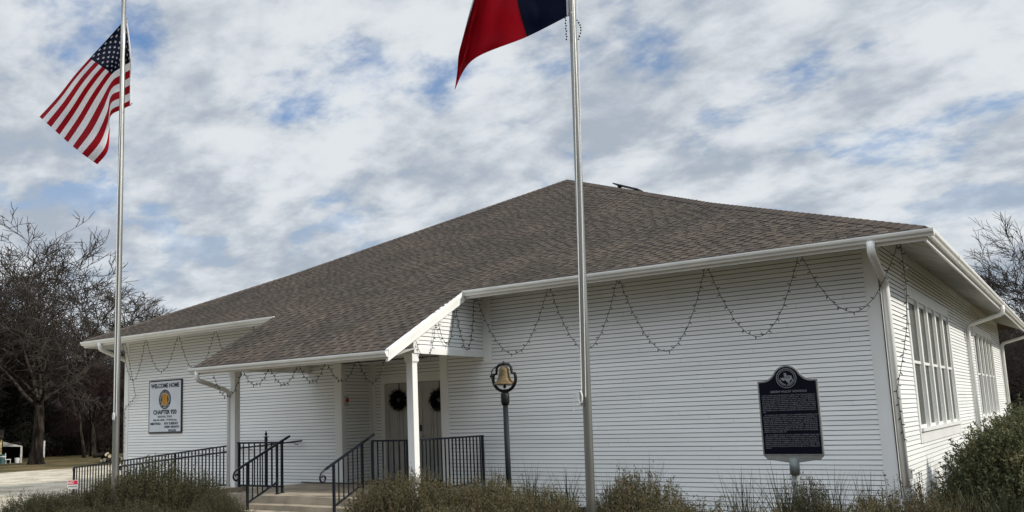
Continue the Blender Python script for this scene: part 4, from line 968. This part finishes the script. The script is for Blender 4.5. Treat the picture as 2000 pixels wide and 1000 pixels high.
# ornamental grasses
def grass_mesh(nb, h, spread, seed, wd=.0075):
    rs_ = np.random.default_rng(seed); q = MB()
    for i in range(nb):
        a = rs_.uniform(0, 2*np.pi); lean = abs(rs_.normal(0, spread)); L_ = h*rs_.uniform(.55, 1.1); k = 5
        b0 = Vector((rs_.normal(0, .07), rs_.normal(0, .07), 0)); d0 = Vector((math.cos(a), math.sin(a), 0)); s_ = Vector((-math.sin(a), math.cos(a), 0)); j = float(rs_.uniform(.6, 1.5)); tt = (j*float(rs_.uniform(.9, 1.25)), j, j*.9)
        pts = []; p = b0.copy(); th = lean*.35
        for n_ in range(k+1):
            pts.append(p.copy()); p = p+(d0*math.sin(th)+Vector((0, 0, 1))*math.cos(th))*(L_/k); th += lean*.28
        for n_ in range(k):
            w0 = wd*(1-n_/k)**.6; w1 = wd*(1-(n_+1)/k)**.6
            q.quad(pts[n_]-s_*w0, pts[n_]+s_*w0, pts[n_+1]+s_*w1, pts[n_+1]-s_*w1, 0, tt)
    me = bpy.data.meshes.new('blades'); me.from_pydata(q.v, [], q.f); me.materials.append(MT['blade']); face_tint(me, np.array(q.t, dtype=np.float32)); return me
GR = [grass_mesh(240, 1.05, 1.35, 1, .007), grass_mesh(120, 1.15, 1.05, 2, .007), grass_mesh(520, .95, 1.5, 3, .008)]
for i, (px, y, m_, s, lab) in enumerate([
 (1035, 12.2, 0, 1.0, 'tall arching grass clump right of the bell post'), (965, 12.4, 1, .9, 'tall grass clump left of the bell post by the porch railing'), (1105, 11.2, 0, 1.0, 'dense grass clump just left of the right flagpole'),
 (1195, 11.4, 0, 1.0, 'grass clump just right of the right flagpole'), (1265, 11.8, 1, 1.0, 'tall grass clump behind the rounded shrub'), (1455, 10.8, 1, .92, 'grass clump left of the marker post'), (1525, 11.3, 1, .95, 'grass clump immediately behind the marker post'),
 (1620, 11.6, 1, .9, 'sparse grass clump right of the marker post'), (1690, 11.6, 1, .85, 'sparse grass clump left of the corner board'), (1895, 10.8, 2, .95, 'bushy long bladed grass at the bottom right corner'), (1960, 11.6, 2, .9, 'long bladed grass clump at the right edge below the sage bush')]):
    plant('grass_tussock', [GR[m_]], gx(px, y), y, s*1.05, s*.98, i*1.3, lab, 'grass clump', 'ornamental grass clumps')

# ------------------------------------------------------------------ trees
def tree_meshes(seed, height, trunk_r, levels=6, spread=.55, droop=.0, twigm='twig', lean=(0, 0), nlimb=6, trunk_h=.22, dens=1.0, minr=.012):
    rd = random.Random(seed); A = MB(); B = MB()
    def grow(p, d, length, r, lv):
        n = 4 if lv < 3 else 3; pts = [p.copy()]; rads = [r]; dd = d.copy(); wob = .16 if lv else .06
        for i in range(n):
            dd = (dd+Vector((rd.gauss(0, wob), rd.gauss(0, wob), rd.gauss(0, wob*.7)+(.06 if lv < 4 else -.02*droop)))).normalized()
            pts.append(pts[-1]+dd*(length/n)); rads.append(r*(1-.42*(i+1)/n))
        tgt = A if lv < 3 else B
        tgt.tube(pts, rads, 9 if lv == 0 else (6 if lv < 3 else 3), False)
        if lv >= levels: return
        k = nlimb if lv == 0 else max(2, int(rd.choice([3, 4, 4, 5])*dens))
        for c in range(k):
            f = rd.uniform(.80, 1.0) if lv == 0 else rd.uniform(.30, 1.0)
            if c == 0: f = 1.0
            x = f*n; i = min(int(x), n-1); q = pts[i].lerp(pts[i+1], x-i)
            ang = rd.uniform(.35, .95)*spread*1.5 if lv else rd.uniform(.35, 1.0); 
            if c == 0 and lv: ang *= .4
            perp = dd.orthogonal().normalized(); perp.rotate(Matrix.Rotation(rd.uniform(0, 6.283) if lv else 6.283*c/k+rd.uniform(-.3, .3), 3, dd))
            nd = (dd*math.cos(ang)+perp*math.sin(ang)).normalized()
            l2 = length*rd.uniform(.55, .82)*(1.0 if lv else 1.35); r2 = max(minr, rads[-1]*(rd.uniform(.48, .72) if lv else rd.uniform(.55, .74)))
            grow(q, nd, l2, r2, lv+1)
    grow(Vector((0, 0, -.05)), Vector((lean[0], lean[1], 1)).normalized(), height*trunk_h, trunk_r, 0)
    # root flare
    for k in range(6):
        a = k*1.047+.3; A.tube([(math.cos(a)*trunk_r*.70, math.sin(a)*trunk_r*.70, 2.2*trunk_r), (math.cos(a)*trunk_r*.9, math.sin(a)*trunk_r*.9, .6*trunk_r), (math.cos(a)*trunk_r*1.35, math.sin(a)*trunk_r*1.35, -.1)], [trunk_r*.22, trunk_r*.28, trunk_r*.2], 6, False)
    zmax = sorted(v[2] for v in B.v)[int(len(B.v)*.997)]; s = height/zmax
    out = []
    for q, nm, mm in ((A, 'trunk', MT['bark']), (B, 'crown', MT[twigm])):
        me = bpy.data.meshes.new(nm); me.from_pydata([(a*s, b_*s, c*s) for a, b_, c in q.v], [], q.f); me.materials.append(mm); me.polygons.foreach_set('use_smooth', [True]*len(q.f)); out.append(me)
    return out
TBIG = tree_meshes(22, 13.4, .155, 7, .66, nlimb=7, minr=.009, trunk_h=.15, dens=.95)
T2 = tree_meshes(5, 12, .13, 6, .55, nlimb=6, minr=.013, trunk_h=.26)
T3 = tree_meshes(9, 9, .17, 6, .62, twigm='redtwig', nlimb=6, minr=.012, trunk_h=.2)
T4 = tree_meshes(33, 10, .2, 6, .5, twigm='redtwig', nlimb=7, minr=.013, trunk_h=.3)
def tree(ms, x, y, s, rz, label, group='bare trees around the lot', sz=None):
    o = thing('bare_tree', (x, y, GZ), label, 'tree', group); o.scale = (s, s, sz or s); o.rotation_euler[2] = rz
    for me in ms: c = bpy.data.objects.new(me.name, me); COL.objects.link(c); c.parent = o
    return o
def dist(px, d):
    """ground spot in the direction of an image column at horizontal distance d"""
    r = M @ Vector((px-PP[0], 850-PP[1], FPX)); r.z = 0; r.normalize(); return EYE.x+r.x*d, EYE.y+r.y*d
x, y = dist(72, 52); tree(TBIG, x, y, 1.2, .6, 'largest bare tree with thick forked trunk at the left edge', sz=.93)
for i, (px, d, m_, s, lab) in enumerate([
 (165, 60, T2, .80, 'bare tree with pale trunk right behind the largest tree'), (183, 62, T3, .75, 'small leaning bare tree among the brush left of the left flagpole'),
 (265, 68, T2, .92, 'bare tree rising behind the left corner of the roof'), (340, 80, T4, 1.0, 'thin treetop showing just above the left roof slope'), (20, 63, T2, .85, 'bare tree behind the shed at the left edge'),
 (-60, 58, T4, 1.1, 'bare tree left of the shed'), (120, 72, T4, .85, 'reddish bare tree in the thicket behind the largest trunk'), (215, 72, T4, .78, 'reddish bare tree in the thicket beside the left flagpole'), (300, 74, T3, .85, 'reddish bare tree behind the building left side'),
 (60, 76, T3, .95, 'reddish bare tree far behind the shed'), (150, 80, T3, .95, 'far reddish bare tree in the thicket middle'), (-20, 84, T2, 1.0, 'far bare tree beyond the left edge')]):
    x, y = dist(px, d); tree(m_, x, y, s, i*1.9, lab)
for i, (px, d, m_, s, lab) in enumerate([(1990, 58, T2, .55, 'bare tree beyond the far right corner of the building'), (2060, 52, TBIG, .45, 'bare tree cut by the right edge of the photo'), (1965, 68, T4, .66, 'reddish bare tree seen past the far right eave'), (2010, 66, T3, .85, 'dense bare tree behind the right side bushes'), (2100, 60, T2, 1, 'bare tree outside the right edge'), (1930, 75, T3, .8, 'distant bare tree hidden behind the rear wall corner')]):
    x, y = dist(px, d); tree(m_, x, y, s, i*2.3+1, lab)
# evergreen
def evergreen(seed, h, w_, n):
    rs_ = np.random.default_rng(seed); k = n//40
    z = rs_.uniform(.08, 1, k)**.9; rr = (1-z)**.6*w_/2*rs_.uniform(.5, 1.1, k)*(1+.2*np.sin(z*20)); a = rs_.uniform(0, 2*np.pi, k)
    C = np.stack([np.cos(a)*rr, np.sin(a)*rr, z*h], 1); P = (C[:, None]+rs_.normal(0, .22, (k, 40, 3))).reshape(-1, 3)
    D = rs_.normal(0, 1, P.shape)+np.array([0, 0, .4]); D /= np.linalg.norm(D, axis=1)[:, None]; j = np.repeat(rs_.uniform(.5, 1.5, k), 40); T = np.stack([j, j, j*.9], 1)
    lm = leaf_mesh('crown', P, D, rs_.uniform(.12, .24, len(P)), rs_.uniform(.04, .08, len(P)), T, MT['cedar'])
    q = MB(); q.tube([(0, 0, -.1), (0, 0, h*.9)], [.22, .04], 8, False)
    for i in range(50): q.tube([(0, 0, C[i, 2]*.9), tuple(C[i])], [.04, .01], 4, False)
    tm = bpy.data.meshes.new('trunk'); tm.from_pydata(q.v, [], q.f); tm.materials.append(MT['bark']); return [tm, lm]
EV = evergreen(3, 7.5, 5.5, 26000)
for i, (px, d, s, lab) in enumerate([(0, 63, 1.1, 'dark evergreen tree over the shed at the left edge'), (-70, 61, 1.1, 'dark evergreen tree left of the shed'), (42, 66, .95, 'dark evergreen tree behind the largest bare trunk'), (2005, 60, .62, 'low dark evergreen behind the right side bushes'), (1965, 74, .75, 'dark evergreen seen past the rear corner')]):
    x, y = dist(px, d); o = thing('evergreen_tree', (x, y, GZ), lab, 'tree', 'dark evergreen trees'); o.scale = (s, s, s); o.rotation_euler[2] = i
    for me in EV: c = bpy.data.objects.new(me.name, me); COL.objects.link(c); c.parent = o
# thicket of brush behind (nobody could count it)
def thicket(name, label, pxa, pxb, d0, d1, n, h, leaves):
    q = MB(); rd = random.Random(n)
    for i in range(n):
        px = rd.uniform(pxa, pxb); d = rd.uniform(d0, d1); x, y = dist(px, d); hh = h*rd.uniform(.3, 1.0)*(1.0 if rd.random() < .8 else 1.4)
        p = Vector((x, y, GZ)); dr = Vector((rd.gauss(0, .35), rd.gauss(0, .35), 1)).normalized(); pts = [p]
        for k in range(3): dr = (dr+Vector((rd.gauss(0, .2), rd.gauss(0, .2), rd.gauss(0, .1)))).normalized(); pts.append(pts[-1]+dr*hh/3)
        r = rd.uniform(.012, .035); q.tube(pts, [r, r*.8, r*.6, r*.3], 3, False)
        for k in range(5):
            b = pts[rd.randrange(1, 4)]; e = b+Vector((rd.gauss(0, .6), rd.gauss(0, .6), rd.uniform(-.1, .8))); q.tube([b, e], [r*.6, r*.3], 3, False)
    P = []; 
    for i in range(leaves):
        px = rd.uniform(pxa, pxb); d = rd.uniform(d0, d1); x, y = dist(px, d); P.append((x, y, GZ+abs(rd.gauss(0, .55))*h*.32))
    P = np.array(P); D = rng.normal(size=P.shape); D /= np.linalg.norm(D, axis=1)[:, None]; j = rng.uniform(.6, 2.0, len(P))
    hue = rng.uniform(.9, 1.5, len(P)); nv = len(q.v); lm = leaf_mesh('x', P, D, rng.uniform(.12, .30, len(P)), rng.uniform(.05, .12, len(P)), np.stack([j*hue, j, j*.9], 1), MT['cedar'])
    base = len(q.v); V = np.empty(len(lm.vertices)*3, dtype=np.float32); lm.vertices.foreach_get('co', V); V = V.reshape(-1, 3)
    q.v += [tuple(map(float, v)) for v in V]; nl = len(P); q.f += [(base+4*k, base+4*k+1, base+4*k+2, base+4*k+3) for k in range(nl)]; q.m += [1]*nl; q.t += [(float(a)*float(h_)*1.6, float(a)*1.5, float(a)*1.3) for a, h_ in zip(j, hue)]
    o = q.build(name, [MT['redtwig'], MT['cedar']], tint=True); tag(o, label, 'brush', kind='stuff')
thicket('thicket', 'dense brown winter brush behind the trees on the left', -120, 420, 66, 84, 5200, 5.2, 26000)
thicket('thicket', 'dense dark brush beyond the building on the right', 1900, 2750, 58, 74, 4000, 4.5, 24000)

# ------------------------------------------------------------------ shed, logs, odds and ends at the far left
x0, y0 = dist(6, 56); fv = Vector((-x0, -y0, 0)).normalized(); rv = Vector((-fv.y, fv.x, 0))  # fv points back to the viewer
if fv.dot(Vector((-x0, -y0, 0))) < 0: fv = -fv
shed = thing('shed', (x0, y0, GZ), 'pale yellow shed with an open white trimmed lean-to at the left edge', 'shed')
KS = .72
def L3(a, b_, c): return Vector((x0, y0, GZ))+(rv*a+fv*b_+Vector((0, 0, c)))*KS
def lbox(m_, a0, a1, b0, b1, c0, c1): m_.obox(L3((a0+a1)/2, (b0+b1)/2, (c0+c1)/2), rv, fv, Vector((0, 0, 1)), abs(a1-a0)/2*KS, abs(b1-b0)/2*KS, abs(c1-c0)/2*KS)
m_ = MB(); lbox(m_, -4, -.05, -3, 0, 0, 1.9); m_.build('wall', MT['ywall'], shed)
m_ = MB(); 
for k in range(1, 8): lbox(m_, -4, -.04, 0, .012, k*.235, k*.235+.012)
m_.build('board_joint', MT['blackhole'], shed)
m_ = MB(); m_.face([L3(-4.2, .3, 1.95), L3(.05, .3, 1.95), L3(.05, -3.2, 2.6), L3(-4.2, -3.2, 2.6)]); m_.face([L3(-4.2, .3, 1.9), L3(.05, .3, 1.9), L3(.05, -3.2, 2.55), L3(-4.2, -3.2, 2.55)]); m_.face([L3(0, .1, 1.78), L3(1.45, .1, 1.36), L3(1.45, -2.5, 1.36), L3(0, -2.5, 1.78)]); m_.build('roof', MT['bark'], shed)
m_ = MB()
a = [L3(.02, .02, 1.68), L3(1.4, .02, 1.28), L3(1.4, .02, 1.24), L3(.02, .02, 1.30)]; b2 = [p+fv*-.05 for p in a]; m_.face(a); m_.face(b2[::-1])
for i in range(4): m_.quad(a[i], a[(i+1) % 4], b2[(i+1) % 4], b2[i])
lbox(m_, 1.26, 1.4, -.05, .02, 0, 1.26); m_.build('lean_to_trim', MT['wwood'], shed)
m_ = MB(); lbox(m_, 0, 1.35, -2.5, -2.4, 0, 1.6); lbox(m_, 1.33, 1.40, -2.4, -.06, 0, 1.25); m_.build('lean_to_wall', MT['blackhole'], shed)
t = thing('plastic_chair', tuple(L3(.35, .3, 0)), 'white plastic chair in front of the shed lean-to', 'chair')
m_ = MB(); lbox(m_, .25, .62, .15, .5, .28, .33); m_.build('seat', MT['wplastic'], t); m_ = MB(); lbox(m_, .20, .25, .15, .5, .28, .78); m_.build('backrest', MT['wplastic'], t)
for a_ in (.27, .58):
    for b_ in (.18, .46): m_ = MB(); lbox(m_, a_-.02, a_+.02, b_-.02, b_+.02, 0, .28); m_.build('leg', MT['wplastic'], t)
t = thing('storage_bin', tuple(L3(.05, .3, 0)), 'teal bin with white lid standing at the shed corner', 'bin')
m_ = MB(); m_.lathe(L3(.04, .3, 0), [(.001, 0), (.13, 0), (.16, .5), (.001, .5)], 12); m_.build('body', MT['teal'], t); m_ = MB(); m_.lathe(L3(.04, .3, .5), [(.17, 0), (.17, .05), (.06, .1), (.001, .1)], 12); m_.build('lid', MT['wplastic'], t)
t = thing('bucket', tuple(L3(1.05, .1, 0)), 'pale bucket in the shed lean-to opening', 'bucket'); m_ = MB(); m_.lathe(L3(1.05, .1, 0), [(.001, 0), (.11, 0), (.14, .28), (.12, .28), (.1, .05)], 12); m_.build('body', MT['wplastic'], t)
m_ = MB(); m_.tube([L3(1.05+.13*math.cos(a), .1, .28+.12*math.sin(a)) for a in np.linspace(0, math.pi, 9)], .008, 5); m_.build('handle', MT['steel'], t)
def logpile():
    rd = random.Random(4)
    for i, (px, dz, r, lab) in enumerate([(199, .06, .09, 'leftmost log of the log pile'), (205, .08, .11, 'second log from the left in the pile, low on the ground'), (211, .36, .11, 'topmost pale log end on the log pile'), (215, .26, .10, 'log in the middle of the pile beside the flagpole'), (222, .06, .11, 'low log behind the left flagpole'), (229, .22, .10, 'upper log just right of the left flagpole'), (236, .08, .13, 'large pale log nearest the building corner'), (208, .34, .09, 'dark upper log left of the middle')]):
        x_, y_ = dist(px, 50+rd.uniform(-.3, .3)); c = Vector((x_, y_, GZ+dz+r*.5)); t = thing('log', tuple(c), lab, 'log', 'cut logs piled left of the building')
        d = (fv+rv*rd.uniform(-1.1, 1.1)+Vector((0, 0, rd.uniform(-.12, .12)))).normalized(); m_ = MB(); m_.tube([c, c-d*1.1], r, 10); m_.build('bark', MT['bark'], t); m_ = MB(); m_.tube([c+d*.01, c], r*.9, 10); m_.build('cut_end', MT['logend'], t)
logpile()
x_, y_ = dist(84, 53.5); t = thing('white_post_sign', (x_, y_, GZ), 'small white board leaning behind the largest tree trunk', 'board'); m_ = MB(); c = Vector((x_, y_, GZ)); m_.obox(c+Vector((0, 0, .75)), rv, fv, Vector((0, 0, 1)), .12, .02, .45); m_.build('panel', MT['wplastic'], t); m_ = MB(); m_.tube([c, c+Vector((0, 0, .5))], .03, 6); m_.build('stake', MT['bark'], t)
